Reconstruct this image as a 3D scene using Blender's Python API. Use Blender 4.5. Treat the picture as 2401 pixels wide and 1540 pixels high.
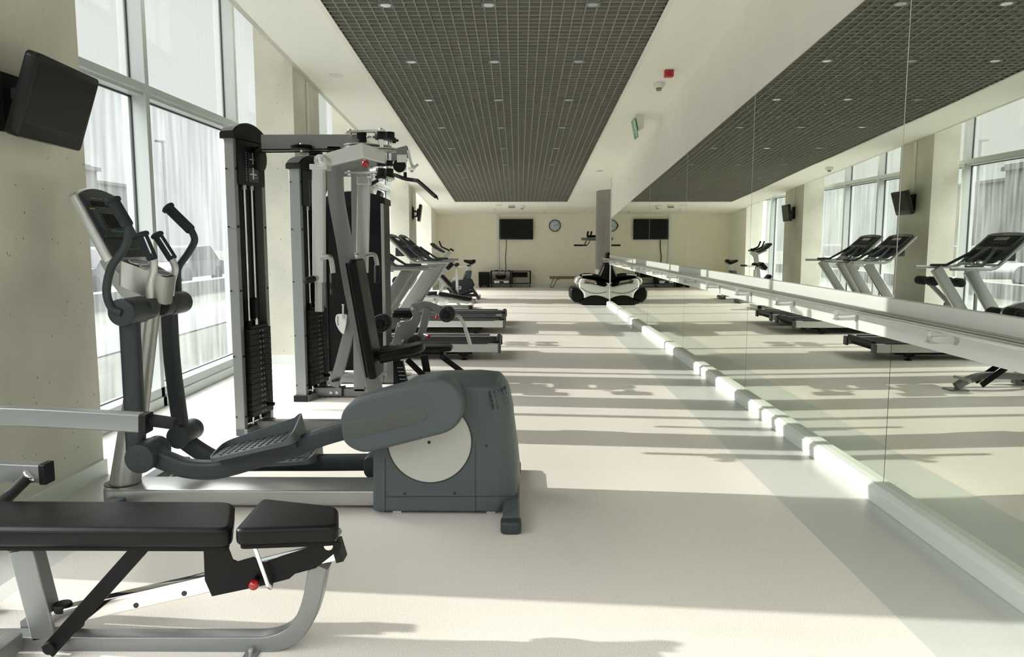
import bpy, bmesh, math, random
from mathutils import Vector, Matrix, Quaternion
random.seed(7)
S = bpy.context.scene
for o in list(bpy.data.objects): bpy.data.objects.remove(o)
COL = S.collection
R = math.radians

# ---------------------------------------------------------------- camera
W, HH, F = 2401, 1540, 1780.0
VPX, VPY, EYE = 1217.0, 565.0, 1.4
pitch = math.atan((HH/2 - VPY)/F)
yaw = math.atan((VPX - W/2)/math.hypot(F, HH/2 - VPY))
cam = bpy.data.objects.new('camera', bpy.data.cameras.new('camera'))
COL.objects.link(cam)
cam.data.sensor_width = 36.0
cam.data.lens = F/W*36.0
cam.data.clip_start = .05; cam.data.clip_end = 500
cam.location = (0, 0, EYE)
cam.rotation_euler = (R(90) - pitch, 0, yaw)
S.camera = cam

# ---------------------------------------------------------------- light
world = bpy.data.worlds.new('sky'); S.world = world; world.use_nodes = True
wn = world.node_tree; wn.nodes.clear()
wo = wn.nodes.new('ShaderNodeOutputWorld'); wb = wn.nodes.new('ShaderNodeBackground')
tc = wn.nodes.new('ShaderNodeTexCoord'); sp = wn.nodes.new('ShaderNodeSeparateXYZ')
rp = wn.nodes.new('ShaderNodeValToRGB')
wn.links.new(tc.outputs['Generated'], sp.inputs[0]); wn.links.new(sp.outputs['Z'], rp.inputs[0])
# sky gradient: dim towards the horizon, boosted far brighter overhead to light the room
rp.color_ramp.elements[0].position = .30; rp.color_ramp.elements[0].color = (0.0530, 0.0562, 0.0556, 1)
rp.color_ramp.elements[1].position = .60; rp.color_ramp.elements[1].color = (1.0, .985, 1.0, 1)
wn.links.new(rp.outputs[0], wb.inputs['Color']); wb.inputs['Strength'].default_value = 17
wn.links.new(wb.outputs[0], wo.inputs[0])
SUN_DIR = Vector((1.0, -.09, -.42)).normalized()
sun = bpy.data.objects.new('sun', bpy.data.lights.new('sun', 'SUN'))
COL.objects.link(sun); sun.location = (-20, 5, 10)
sun.rotation_euler = SUN_DIR.to_track_quat('-Z', 'Y').to_euler()
sun.data.energy = 10.8; sun.data.angle = R(.6); sun.data.color = (1.0, .96, .89)

S.view_settings.view_transform = 'Standard'; S.view_settings.look = 'None'
S.view_settings.gamma = 1.0; S.view_settings.use_curve_mapping = False
S.view_settings.exposure = -.50
try:
    c = S.cycles
    c.max_bounces = 14; c.diffuse_bounces = 8; c.glossy_bounces = 6
    c.transparent_max_bounces = 24; c.transmission_bounces = 8
    c.sample_clamp_indirect = 30.0; c.use_denoising = True
    c.blur_glossy = .14
except Exception: pass

# ---------------------------------------------------------------- pixel -> place (the camera's own rays met with a plane of known depth)
FW = Vector((-math.sin(yaw)*math.cos(pitch), math.cos(yaw)*math.cos(pitch), -math.sin(pitch)))
RT = Vector((math.cos(yaw), math.sin(yaw), 0)); UP = RT.cross(FW)
EYEV = Vector((0, 0, EYE))
def ray(px, py): return FW + RT*((px - W/2)/F) + UP*((HH/2 - py)/F)
def P(px, py, Y):
    r = ray(px, py); return EYEV + r*(Y/r.y)
def XZ(pts, Y):
    return [((p := P(a, b, Y)).x, p.z) for a, b in pts]

# ---------------------------------------------------------------- materials
MATS = {}
def mat(name, col, rough=.5, metal=0.0, spec=.5, noise=0, nscale=200, bump=0, bscale=300, coat=0, alpha=None):
    m = bpy.data.materials.new(name); m.use_nodes = True
    nt = m.node_tree; b = nt.nodes['Principled BSDF']
    b.inputs['Base Color'].default_value = (*col, 1); b.inputs['Roughness'].default_value = rough
    b.inputs['Metallic'].default_value = metal; b.inputs['Specular IOR Level'].default_value = spec
    b.inputs['Coat Weight'].default_value = coat
    t = nt.nodes.new('ShaderNodeTexCoord')
    if noise:
        n = nt.nodes.new('ShaderNodeTexNoise'); n.inputs['Scale'].default_value = nscale; n.inputs['Detail'].default_value = 3
        nt.links.new(t.outputs['Object'], n.inputs['Vector'])
        r = nt.nodes.new('ShaderNodeValToRGB')
        r.color_ramp.elements[0].position = .3; r.color_ramp.elements[1].position = .7
        r.color_ramp.elements[0].color = (*[max(0, x*(1 - noise)) for x in col], 1)
        r.color_ramp.elements[1].color = (*[min(1, x*(1 + noise)) for x in col], 1)
        nt.links.new(n.outputs['Fac'], r.inputs[0]); nt.links.new(r.outputs[0], b.inputs['Base Color'])
    if bump:
        n = nt.nodes.new('ShaderNodeTexNoise'); n.inputs['Scale'].default_value = bscale
        nt.links.new(t.outputs['Object'], n.inputs['Vector'])
        bp = nt.nodes.new('ShaderNodeBump'); bp.inputs['Strength'].default_value = bump; bp.inputs['Distance'].default_value = .002
        nt.links.new(n.outputs['Fac'], bp.inputs['Height']); nt.links.new(bp.outputs[0], b.inputs['Normal'])
    MATS[name] = m; return m
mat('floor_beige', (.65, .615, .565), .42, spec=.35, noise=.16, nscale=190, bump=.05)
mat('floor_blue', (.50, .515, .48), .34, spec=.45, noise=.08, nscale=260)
mat('wall_paint', (.84, .825, .745), .8, noise=.02, nscale=4)
mat('back_wall', (.80, .755, .63), .8, noise=.02, nscale=4)
mat('ceiling_paint', (.90, .89, .81), .85)
mat('plenum', (.02, .019, .018), .9)
mat('grille', (.24, .236, .20), .6)
mat('board_grey', (.68, .70, .655), .45)
mat('skirting', (.66, .70, .65), .35)
mat('alu', (.50, .53, .52), .4, metal=.25)
mat('alu_white', (.66, .68, .64), .38, metal=.1)
mat('gasket', (.015, .02, .02), .6)
mat('grey_steel', (.20, .208, .205), .32, metal=.5, noise=.06, nscale=900)
mat('silver_paint', (.42, .425, .405), .30, metal=.7)
mat('light_silver', (.58, .59, .57), .30, metal=.5)
mat('chrome', (.82, .82, .80), .08, metal=1.0)
mat('bright_steel', (.62, .62, .60), .25, metal=.9)
mat('black_vinyl', (.003, .0034, .0034), .38, spec=.20, bump=.12, bscale=500)
mat('black_plastic', (.006, .0065, .0065), .42, spec=.22)
mat('black_steel', (.004, .0045, .0045), .45, spec=.16)
mat('black_matt', (.004, .004, .004), .75, spec=.2)
mat('rubber', (.014, .015, .015), .75, spec=.25)
mat('foam', (.026, .034, .040), .85, spec=.25)
mat('slate', (.078, .094, .098), .42, spec=.35, bump=.06, bscale=700)
mat('slate_dark', (.030, .037, .040), .45, spec=.35, bump=.05, bscale=700)
mat('slate_olive', (.075, .083, .076), .45)
mat('disc_grey', (.50, .50, .46), .45, metal=.1)
mat('red', (.28, .005, .005), .2, coat=.5)
mat('alarm_red', (.50, .012, .012), .35)
mat('screen', (.005, .005, .004), .3, spec=.22)
mat('tv_frame', (.005, .006, .006), .25, spec=.3)
mat('glass_display', (.008, .007, .007), .1)
mat('label_white', (.62, .64, .62), .5)
mat('label_grey', (.22, .24, .24), .5)
mat('label_navy', (.025, .033, .042), .4)
mat('label_green', (.07, .42, .16), .4)
mat('label_yellow', (.40, .30, .06), .4)
mat('label_orange', (.55, .16, .03), .4)
mat('label_blue', (.2, .45, .6), .4)
mat('white_plastic', (.68, .69, .65), .35)
mat('chair_white', (.74, .75, .70), .25, coat=.3)
mat('wood', (.19, .11, .062), .5, noise=.15, nscale=30)
mat('grass', (0.0252, 0.0308, 0.0210), .9, noise=.2, nscale=.8)
mat('asphalt', (0.0448, 0.0476, 0.0490), .9)
mat('snow', (0.0588, 0.0616, 0.0616), .9)
mat('facade', (0.0420, 0.0448, 0.0434), .8, noise=.1, nscale=.3)
mat('facade_dark', (0.0252, 0.0266, 0.0280), .8)
mat('car_paint', (.05, .055, .06), .3)
mat('blue', (.02, .10, .42), .5)

def concrete(name, col, pits=True):
    m = mat(name, col, .75); nt = m.node_tree; b = nt.nodes['Principled BSDF']
    t = nt.nodes.new('ShaderNodeTexCoord')
    n = nt.nodes.new('ShaderNodeTexNoise'); n.inputs['Scale'].default_value = 1.6; n.inputs['Detail'].default_value = 6
    v = nt.nodes.new('ShaderNodeTexVoronoi'); v.inputs['Scale'].default_value = 17
    n2 = nt.nodes.new('ShaderNodeTexNoise'); n2.inputs['Scale'].default_value = 9
    for x in (n, v, n2): nt.links.new(t.outputs['Object'], x.inputs['Vector'])
    r = nt.nodes.new('ShaderNodeValToRGB')
    r.color_ramp.elements[0].position = .3; r.color_ramp.elements[0].color = (*[x*.80 for x in col], 1)
    r.color_ramp.elements[1].position = .75; r.color_ramp.elements[1].color = (*[min(1, x*1.06) for x in col], 1)
    nt.links.new(n.outputs['Fac'], r.inputs[0])
    lt = nt.nodes.new('ShaderNodeMath'); lt.operation = 'LESS_THAN'; lt.inputs[1].default_value = .11
    gt = nt.nodes.new('ShaderNodeMath'); gt.operation = 'GREATER_THAN'; gt.inputs[1].default_value = .50
    mu = nt.nodes.new('ShaderNodeMath'); mu.operation = 'MULTIPLY'
    nt.links.new(v.outputs['Distance'], lt.inputs[0]); nt.links.new(n2.outputs['Fac'], gt.inputs[0])
    nt.links.new(lt.outputs[0], mu.inputs[0]); nt.links.new(gt.outputs[0], mu.inputs[1])
    mx = nt.nodes.new('ShaderNodeMix'); mx.data_type = 'RGBA'
    mx.inputs['B'].default_value = (*[x*.45 for x in col], 1)
    nt.links.new(mu.outputs[0], mx.inputs['Factor']); nt.links.new(r.outputs[0], mx.inputs['A'])
    nt.links.new(mx.outputs['Result'], b.inputs['Base Color'])
concrete('concrete', (.65, .635, .54))
concrete('concrete_grey', (.30, .28, .245))

def mirror_mat():
    m = bpy.data.materials.new('mirror'); m.use_nodes = True; nt = m.node_tree; nt.nodes.clear()
    o = nt.nodes.new('ShaderNodeOutputMaterial'); g = nt.nodes.new('ShaderNodeBsdfGlossy')
    g.inputs['Color'].default_value = (.83, .86, .785, 1); g.inputs['Roughness'].default_value = 0.0
    t = nt.nodes.new('ShaderNodeTexCoord'); n = nt.nodes.new('ShaderNodeTexNoise')
    n.inputs['Scale'].default_value = .9; n.inputs['Detail'].default_value = 0
    mp = nt.nodes.new('ShaderNodeMapping'); mp.inputs['Scale'].default_value = (1, 1.2, .7)
    nt.links.new(t.outputs['Object'], mp.inputs[0]); nt.links.new(mp.outputs[0], n.inputs['Vector'])
    b = nt.nodes.new('ShaderNodeBump'); b.inputs['Strength'].default_value = .35; b.inputs['Distance'].default_value = .0035
    nt.links.new(n.outputs['Fac'], b.inputs['Height']); nt.links.new(b.outputs[0], g.inputs['Normal'])
    nt.links.new(g.outputs[0], o.inputs[0]); MATS['mirror'] = m
mirror_mat()
def glass_mat(name, haze, streak, tcol=(.88, .93, .92), clear=(.97, .98, .975)):
    m = bpy.data.materials.new(name); m.use_nodes = True; nt = m.node_tree; nt.nodes.clear()
    o = nt.nodes.new('ShaderNodeOutputMaterial')
    tr = nt.nodes.new('ShaderNodeBsdfTransparent'); tr.inputs['Color'].default_value = (*clear, 1)
    tl = nt.nodes.new('ShaderNodeBsdfTranslucent'); tl.inputs['Color'].default_value = (*tcol, 1)
    gl = nt.nodes.new('ShaderNodeBsdfGlossy'); gl.inputs['Roughness'].default_value = .02
    t = nt.nodes.new('ShaderNodeTexCoord'); mp = nt.nodes.new('ShaderNodeMapping')
    mp.inputs['Scale'].default_value = (1, 9, .7)
    n = nt.nodes.new('ShaderNodeTexNoise'); n.inputs['Scale'].default_value = 1.6; n.inputs['Detail'].default_value = 5
    nt.links.new(t.outputs['Object'], mp.inputs[0]); nt.links.new(mp.outputs[0], n.inputs['Vector'])
    r = nt.nodes.new('ShaderNodeMapRange'); r.inputs['From Min'].default_value = .35; r.inputs['From Max'].default_value = .68
    r.inputs['To Min'].default_value = haze; r.inputs['To Max'].default_value = streak
    nt.links.new(n.outputs['Fac'], r.inputs['Value'])
    mx = nt.nodes.new('ShaderNodeMixShader'); nt.links.new(r.outputs[0], mx.inputs[0])
    nt.links.new(tr.outputs[0], mx.inputs[1]); nt.links.new(tl.outputs[0], mx.inputs[2])
    m2 = nt.nodes.new('ShaderNodeMixShader'); m2.inputs[0].default_value = .04
    nt.links.new(mx.outputs[0], m2.inputs[1]); nt.links.new(gl.outputs[0], m2.inputs[2])
    nt.links.new(m2.outputs[0], o.inputs[0]); MATS[name] = m
glass_mat('dusty_glass', .008, .055)
glass_mat('frosted_glass', .30, .33, (0.225, 0.232, 0.227))
glass_mat('clear_glass', .0, .02, clear=(.82, .83, .82))
def clear_mat():
    m = mat('acrylic', (.9, .93, .92), .05); b = m.node_tree.nodes['Principled BSDF']
    b.inputs['Transmission Weight'].default_value = .75; b.inputs['IOR'].default_value = 1.45
    m = mat('smoked', (.02, .022, .022), .08); b = m.node_tree.nodes['Principled BSDF']
    b.inputs['Alpha'].default_value = .72
clear_mat()

# ---------------------------------------------------------------- mesh tools
def offset(poly, d):
    n = len(poly); out = []
    area = sum(poly[i][0]*poly[(i+1) % n][1] - poly[(i+1) % n][0]*poly[i][1] for i in range(n))
    sgn = 1 if area > 0 else -1
    for i in range(n):
        a, b, c = Vector(poly[i-1]), Vector(poly[i]), Vector(poly[(i+1) % n])
        e1 = (b - a); e2 = (c - b)
        if e1.length < 1e-7 or e2.length < 1e-7: out.append(tuple(b)); continue
        e1.normalize(); e2.normalize()
        n1 = Vector((-e1.y, e1.x))*sgn; n2 = Vector((-e2.y, e2.x))*sgn
        m = n1 + n2
        m = m/(max(.35, m.length_squared/2)) if m.length > 1e-6 else n1
        out.append((b.x + m.x*d, b.y + m.y*d))
    return out
def rounded(poly, r, seg=4):
    out = []; n = len(poly)
    for i in range(n):
        a, b, c = Vector(poly[i-1]), Vector(poly[i]), Vector(poly[(i+1) % n])
        rr = r[i] if isinstance(r, (list, tuple)) else r
        rr = min(rr, (a-b).length*.45, (c-b).length*.45)
        if rr < 1e-5: out.append(tuple(b)); continue
        p = b + (a-b).normalized()*rr; q = b + (c-b).normalized()*rr
        for k in range(seg+1):
            t = k/seg; v = p*(1-t)**2 + b*2*t*(1-t) + q*t*t
            out.append((v.x, v.y))
    return out
def catmull(pts, n=6, closed=False):
    pts = [Vector(p) for p in pts]; out = []; m = len(pts)
    rng = range(m) if closed else range(m-1)
    for i in rng:
        if closed: p0, p1, p2, p3 = pts[i-1], pts[i], pts[(i+1) % m], pts[(i+2) % m]
        else: p0, p1, p2, p3 = pts[max(0, i-1)], pts[i], pts[i+1], pts[min(m-1, i+2)]
        for k in range(n):
            t = k/n
            out.append(.5*((2*p1) + (-p0+p2)*t + (2*p0-5*p1+4*p2-p3)*t*t + (-p0+3*p1-3*p2+p3)*t**3))
    if not closed: out.append(pts[-1])
    return out
ORG = Vector((0, 0, 0))
class M:
    def __init__(s): s.v = []; s.f = []; s.mi = []; s.cur = 0
    def _add(s, vs, fs):
        o = len(s.v); s.v += [Vector(x) for x in vs]; s.f += [[o+i for i in f] for f in fs]; s.mi += [s.cur]*len(fs); return s
    def box(s, x0, x1, y0, y1, z0, z1, mtx=None):
        vs = [Vector((x, y, z)) for x in (x0, x1) for y in (y0, y1) for z in (z0, z1)]
        if mtx is not None: vs = [mtx @ v for v in vs]
        return s._add(vs, [(0,1,3,2),(4,6,7,5),(0,4,5,1),(2,3,7,6),(0,2,6,4),(1,5,7,3)])
    def prism(s, xz, y0, y1, shear=None):
        n = len(xz); vs = [(x, y0, z) for x, z in xz] + [(x, y1, z) for x, z in xz]
        return s._add(vs, [list(range(n)), list(range(2*n-1, n-1, -1))] + [(i, (i+1) % n, n+(i+1) % n, n+i) for i in range(n)])
    def loft(s, rings, caps=True):
        n = len(rings[0]); vs = [p for r in rings for p in r]; fs = []
        for k in range(len(rings)-1):
            for i in range(n):
                j = (i+1) % n; fs.append((k*n+i, k*n+j, (k+1)*n+j, (k+1)*n+i))
        if caps: fs += [list(range(n)), list(range((len(rings)-1)*n, len(rings)*n))[::-1]]
        return s._add(vs, fs)
    def rprism(s, xz, y0, y1, r, seg=4, near_only=False):
        rings = []; d = 1 if y1 > y0 else -1
        for k in range(seg, -1, -1):
            a = k/seg*math.pi/2; rings.append([(x, y0 + d*r*(1-math.sin(a)), z) for x, z in offset(xz, r*(1-math.cos(a)))])
        if near_only: rings.append([(x, y1, z) for x, z in xz])
        else:
            for k in range(seg+1):
                a = k/seg*math.pi/2; rings.append([(x, y1 - d*r*(1-math.sin(a)), z) for x, z in offset(xz, r*(1-math.cos(a)))])
        return s.loft(rings)
    def slab(s, outline, z0, z1, r, seg=4, mtx=None):   # outline in local XY, thickness in Z, rounded rims
        rings = []
        for k in range(seg, -1, -1):
            a = k/seg*math.pi/2; rings.append([Vector((x, y, z0 + r*(1-math.sin(a)))) for x, y in offset(outline, r*(1-math.cos(a)))])
        for k in range(seg+1):
            a = k/seg*math.pi/2; rings.append([Vector((x, y, z1 - r*(1-math.sin(a)))) for x, y in offset(outline, r*(1-math.cos(a)))])
        if mtx is not None: rings = [[mtx @ v for v in q] for q in rings]
        return s.loft(rings)
    def sweep(s, pts, sec, ref=(0, 1, 0), scales=None, caps=True):
        pts = [Vector(p) for p in pts]; ref = Vector(ref); rings = []
        for i, p in enumerate(pts):
            if i == 0: t = pts[1]-p
            elif i == len(pts)-1: t = p-pts[i-1]
            else: t = (p-pts[i-1]).normalized() + (pts[i+1]-p).normalized()
            t.normalize(); b = ref - t*ref.dot(t)
            if b.length < 1e-4: b = Vector((1, 0, 0)) - t*t.x
            b.normalize(); nn = t.cross(b)
            k = 1.0
            if 0 < i < len(pts)-1:
                c = max(.5, t.dot((pts[i+1]-p).normalized())); k = 1/c
            sc = scales[i] if scales else 1.0
            rings.append([p + b*(u*sc) + nn*(w*sc*k) for u, w in sec])
        return s.loft(rings, caps)
    def tube(s, pts, r, seg=12, ref=(0, 1, 0), scales=None):
        return s.sweep(pts, [(r*math.cos(2*math.pi*k/seg), r*math.sin(2*math.pi*k/seg)) for k in range(seg)], ref, scales)
    def bar(s, pts, wy, h, ref=(0, 1, 0), r=.0, scales=None):
        a, b = wy/2, h/2; sec = [(-a, -b), (a, -b), (a, b), (-a, b)]
        if r: sec = rounded(sec, r, 3)
        return s.sweep(pts, sec, ref, scales)
    def lathe(s, c, ax, prof, seg=20):
        c = Vector(c); ax = Vector(ax).normalized()
        q = ax.to_track_quat('Z', 'Y'); rings = []
        for r, h in prof:
            rings.append([c + q @ Vector((max(r, 1e-4)*math.cos(2*math.pi*k/seg), max(r, 1e-4)*math.sin(2*math.pi*k/seg), h)) for k in range(seg)])
        return s.loft(rings)
    def cyl(s, p0, p1, r, seg=20, bev=0):
        p0, p1 = Vector(p0), Vector(p1); L = (p1-p0).length; b = min(bev, L/3, r/2)
        pr = [(r, 0), (r, L)] if not b else [(r-b, 0), (r-b*.3, b*.3), (r, b), (r, L-b), (r-b*.3, L-b*.3), (r-b, L)]
        return s.lathe(p0, p1-p0, pr, seg)
    def sphere(s, c, r, seg=16, sq=(1, 1, 1)):
        rings = []; n = seg//2
        for i in range(n+1):
            a = math.pi*i/n
            rings.append([Vector(c) + Vector((r*sq[0]*max(1e-3, math.sin(a))*math.cos(2*math.pi*k/seg), r*sq[1]*max(1e-3, math.sin(a))*math.sin(2*math.pi*k/seg), r*sq[2]*math.cos(a))) for k in range(seg)])
        return s.loft(rings)
    def obj(s, name, m, parent=None, smooth=35, bevel=0.0):
        me = bpy.data.meshes.new(name)
        me.from_pydata([v - ORG for v in s.v], [], s.f)
        for k in (m if isinstance(m, (list, tuple)) else [m]): me.materials.append(MATS[k])
        for p, i in zip(me.polygons, s.mi): p.material_index = i
        bm = bmesh.new(); bm.from_mesh(me); bmesh.ops.recalc_face_normals(bm, faces=bm.faces); bm.to_mesh(me); bm.free()
        if smooth:
            me.polygons.foreach_set('use_smooth', [True]*len(me.polygons)); me.set_sharp_from_angle(angle=R(smooth))
        me.update()
        o = bpy.data.objects.new(name, me); COL.objects.link(o)
        if parent is not None: o.parent = parent
        else: o.location = ORG
        if bevel:
            b = o.modifiers.new('bevel', 'BEVEL'); b.width = bevel; b.segments = 2; b.limit_method = 'ANGLE'; b.angle_limit = R(40); b.harden_normals = False
        return o
def tag(o, label=None, cat=None, group=None, kind=None):
    if label: o['label'] = label
    if cat: o['category'] = cat
    if group: o['group'] = group
    if kind: o['kind'] = kind
    return o
def thing(name, loc, label, cat, group=None):
    global ORG
    o = bpy.data.objects.new(name, None); COL.objects.link(o); o.location = loc; ORG = Vector(loc)
    o.empty_display_size = .1
    return tag(o, label, cat, group)
def done():
    global ORG; ORG = Vector((0, 0, 0))
def struct(o): o['kind'] = 'structure'; return o
def copy_tree(o, dx, label, parent=None):
    c = o.copy(); COL.objects.link(c)
    if parent is None: c.location = o.location + Vector(dx); c['label'] = label
    else: c.parent = parent
    for ch in list(o.children): copy_tree(ch, dx, None, c)
    return c
ORD = ['nearest', 'second', 'third', 'fourth', 'fifth', 'sixth', 'seventh', 'eighth', 'ninth', 'tenth', 'eleventh', 'twelfth', 'thirteenth', 'fourteenth', 'fifteenth', 'sixteenth']

# ================================================================ ROOM
XW, XG, XC, XM = -3.03, -3.16, -2.50, 1.972      # window frame front, glass, column face, mirror
YB, YN, YE = 23.5, -1.6, 16.45                   # back wall, near wall, end of mirror wall
def ceil_z(y): return 3.95 - .0738*y
XR = 6.2
struct(M().box(-2.02, 1.418, YN, YB+.3, -.12, 0).obj('floor', 'floor_beige', smooth=0))
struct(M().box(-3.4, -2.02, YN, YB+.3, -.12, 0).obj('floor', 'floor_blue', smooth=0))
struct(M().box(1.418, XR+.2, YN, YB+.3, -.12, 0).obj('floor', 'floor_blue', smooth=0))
struct(M().box(-3.4, XR+.2, YB, YB+.3, -.12, 4.4).obj('wall_back', 'back_wall', smooth=0))
m = M(); m.box(-3.4, -2.9, YN-.2, YN, -.12, 4.6); m.box(XM, XR+.2, YN-.2, YN, -.12, 4.6); m.box(-2.9, XM, YN-.2, YN, -.12, .12); m.box(-2.9, XM, YN-.2, YN, 3.85, 4.6)
struct(m.obj('wall_front', 'wall_paint', smooth=0))
# added unseen glazing behind the camera, lets in fill light for the machine fronts
fill_win = bpy.data.objects.new('window_20', None); COL.objects.link(fill_win); fill_win['kind'] = 'structure'
m = M()
for x in (-2.9, -1.7, -.5, .7, XM-.06): m.box(x, x+.06, YN-.13, YN-.02, .12, 3.85)
for z in (.12, 2.6, 3.79): m.box(-2.9, XM, YN-.12, YN-.03, z, z+.06)
m.obj('frame', 'alu', fill_win, smooth=0)
M().box(-2.9, XM, YN-.09, YN-.08, .12, 3.85).obj('pane', 'clear_glass', fill_win, smooth=0)
struct(M().box(XR, XR+.2, YE-.3, YB+.3, -.12, 4.6).obj('wall_far_right', 'wall_paint', smooth=0))
# mirror wall: the core of the wall
struct(M().box(XM+.012, XM+.30, YN, YE, 0, 4.6).obj('wall_right', 'wall_paint', smooth=0))
# ceiling with an opening for the grille
GX0, GX1, GY0, GY1 = -1.70, 1.28, -1.2, 20.45
def cq(x0, x1, y0, y1, th=.10):
    vs = []
    for x in (x0, x1):
        for y in (y0, y1):
            for d in (0, th): vs.append((x, y, ceil_z(y)+d))
    return vs, [(0,1,3,2),(4,6,7,5),(0,4,5,1),(2,3,7,6),(0,2,6,4),(1,5,7,3)]
m = M()
for q in ((-2.50, GX0, YN, YB), (GX1, XR, YN, YB), (GX0, GX1, YN, GY0), (GX0, GX1, GY1, YB)): m._add(*cq(*q))
struct(m.obj('ceiling', 'ceiling_paint', smooth=0))
# window slot above the dropped ceiling edge, closed over
m = M(); m.box(-3.4, -2.42, YN, YB, 4.45, 4.6); m.box(-2.46, -2.40, YN, YB, 2.35, 4.6)
# light plasterboard upstand at the ceiling edge follows the slope
struct(M().box(-3.4, -2.42, YN, YB, 4.45, 4.6).obj('ceiling', 'ceiling_paint', smooth=0))
m = M(); vs = []
for x in (-2.50, -2.44):
    for y in (YN, YB):
        for z in (ceil_z(y), 4.46): vs.append((x, y, z))
m._add(vs, [(0,1,3,2),(4,6,7,5),(0,4,5,1),(2,3,7,6),(0,2,6,4),(1,5,7,3)])
struct(m.obj('ceiling', 'ceiling_paint', smooth=0))
# plenum box above the grille
m = M(); vs = []
for (x0, x1, y0, y1, a, b) in ((GX0-.3, GX1+.3, YN, YB, .55, .6), (GX0-.3, GX0-.25, YN, YB, .1, .6), (GX1+.25, GX1+.3, YN, YB, .1, .6), (GX0-.3, GX1+.3, YN, YN+.05, .1, .6), (GX0-.3, GX1+.3, YB-.05, YB, .1, .6)):
    vs = [(x, y, ceil_z(y)+d) for x in (x0, x1) for y in (y0, y1) for d in (a, b)]
    m._add(vs, [(0,1,3,2),(4,6,7,5),(0,4,5,1),(2,3,7,6),(0,2,6,4),(1,5,7,3)])
struct(m.obj('ceiling', 'plenum', smooth=0))
# trim around the opening
m = M()
for q in ((GX0-.045, GX0, GY0, GY1+.045), (GX1, GX1+.045, GY0, GY1+.045), (GX0, GX1, GY1, GY1+.045)):
    vs = [(x, y, ceil_z(y)+d) for x in q[:2] for y in q[2:] for d in (-.012, .11)]
    m._add(vs, [(0,1,3,2),(4,6,7,5),(0,4,5,1),(2,3,7,6),(0,2,6,4),(1,5,7,3)])
struct(m.obj('trim_1', 'wall_paint', smooth=0))
# open cell grille
m = M(); n = 30; dx = (GX1-GX0)/n; th = .0055
LROWS = [6.88 + 1.587*k for k in range(-4, 9)]; LX = (-1.165, -.267, .64)
def cut(x, y):
    return any(abs(y-ly) < .08 and abs(x-lx) < .08 for ly in LROWS for lx in LX)
def sbar(x0, x1, y0, y1, d0=-.002, d1=.075):
    vs = [(x, y, ceil_z(y)+d) for x in (x0, x1) for y in (y0, y1) for d in (d0, d1)]
    m._add(vs, [(0,1,3,2),(4,6,7,5),(0,4,5,1),(2,3,7,6),(0,2,6,4),(1,5,7,3)])
for i in range(1, n): sbar(GX0+i*dx-th, GX0+i*dx+th, GY0, GY1)
k = 0; y = 6.88 - .0496 - 81*.0992
while y < GY1:
    if y > GY0: sbar(GX0, GX1, y-th, y+th)
    y += .0992
g = tag(m.obj('ceiling_grille', 'grille', smooth=0), 'long dark grey open cell grille set into the sloping ceiling', 'ceiling grille')
# recessed lights
proto = None
for j, ly in enumerate(LROWS):
    if ly < 5.2: continue
    for i, lx in enumerate(LX):
        lab = 'small square spotlight in ceiling grille, %s of its lengthwise row, %s from the camera' % (('left row', 'middle row', 'right row')[i], 'nearest' if ORD[j-4+0] == 'nearest' else ORD[j-4])
        if proto is None:
            z = ceil_z(ly)
            proto = thing('ceiling_spotlight', (lx, ly, z), lab, 'spotlight', 'spotlights in the ceiling grille'); px = proto
            a = M(); w = .062
            for (x0, x1, y0, y1) in ((-w, w, -w, -w+.012), (-w, w, w-.012, w), (-w, -w+.012, -w, w), (w-.012, w, -w, w)): a.box(lx+x0, lx+x1, ly+y0, ly+y1, z-.008, z+.04)
            a.obj('housing', 'label_grey', px, smooth=0)
            b = M().lathe((lx, ly, z-.008), (0, 0, 1), [(.046, 0), (.05, .004), (.047, .006), (.03, .03), (.001, .03)], 20); b.obj('reflector', 'bright_steel', px)
            M().lathe((lx, ly, z-.006), (0, 0, 1), [(.001, 0), (.026, .002), (.028, .012), (.02, .02)], 16).obj('lamp', 'white_plastic', px)
            done()
        else:
            d = Vector((lx, ly, ceil_z(ly))) - proto.location; copy_tree(proto, d, lab)
# columns
AY = [(3.10, 4.43), (8.61, 9.70), (12.12, 13.14), (17.41, 18.62)]
for k, (a, b) in enumerate(AY):
    o = M().box(-2.92, XC, a, b, 0, 4.5).obj('wall_pier', 'concrete', smooth=0)
    struct(o)
    mm = M(); mm.box(XC-.001, XC+.014, a-.014, b+.014, 0, .098); mm.box(-2.92, XC, a-.014, a, 0, .098); mm.box(-2.92, XC, b, b+.014, 0, .098)
    struct(mm.obj('baseboard_left', 'skirting', smooth=0))
struct(M().box(-2.96, XC, 21.8, YB, 0, 4.5).obj('wall_left', 'wall_paint', smooth=0))
m = M(); m.box(XC, XC+.014, 21.8, YB, 0, .09); m.box(-2.5, XR, YB-.014, YB, 0, .09)
struct(m.obj('baseboard_back', 'skirting', smooth=0))
# mirror wall base: two-step white skirting
struct(M().prism([(XM+.01, 0), (1.905, 0), (1.900, .078), (1.925, .10), (XM+.01, .10)], YN, YE+.02).obj('baseboard_right', 'skirting', smooth=0, bevel=.004))
# round column
tag(M().cyl((2.2, 18.5, 0), (2.2, 18.5, 2.66), .345, 40).obj('concrete_column', 'concrete_grey'), 'round grey concrete column behind the white massage chair', 'column')
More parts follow.
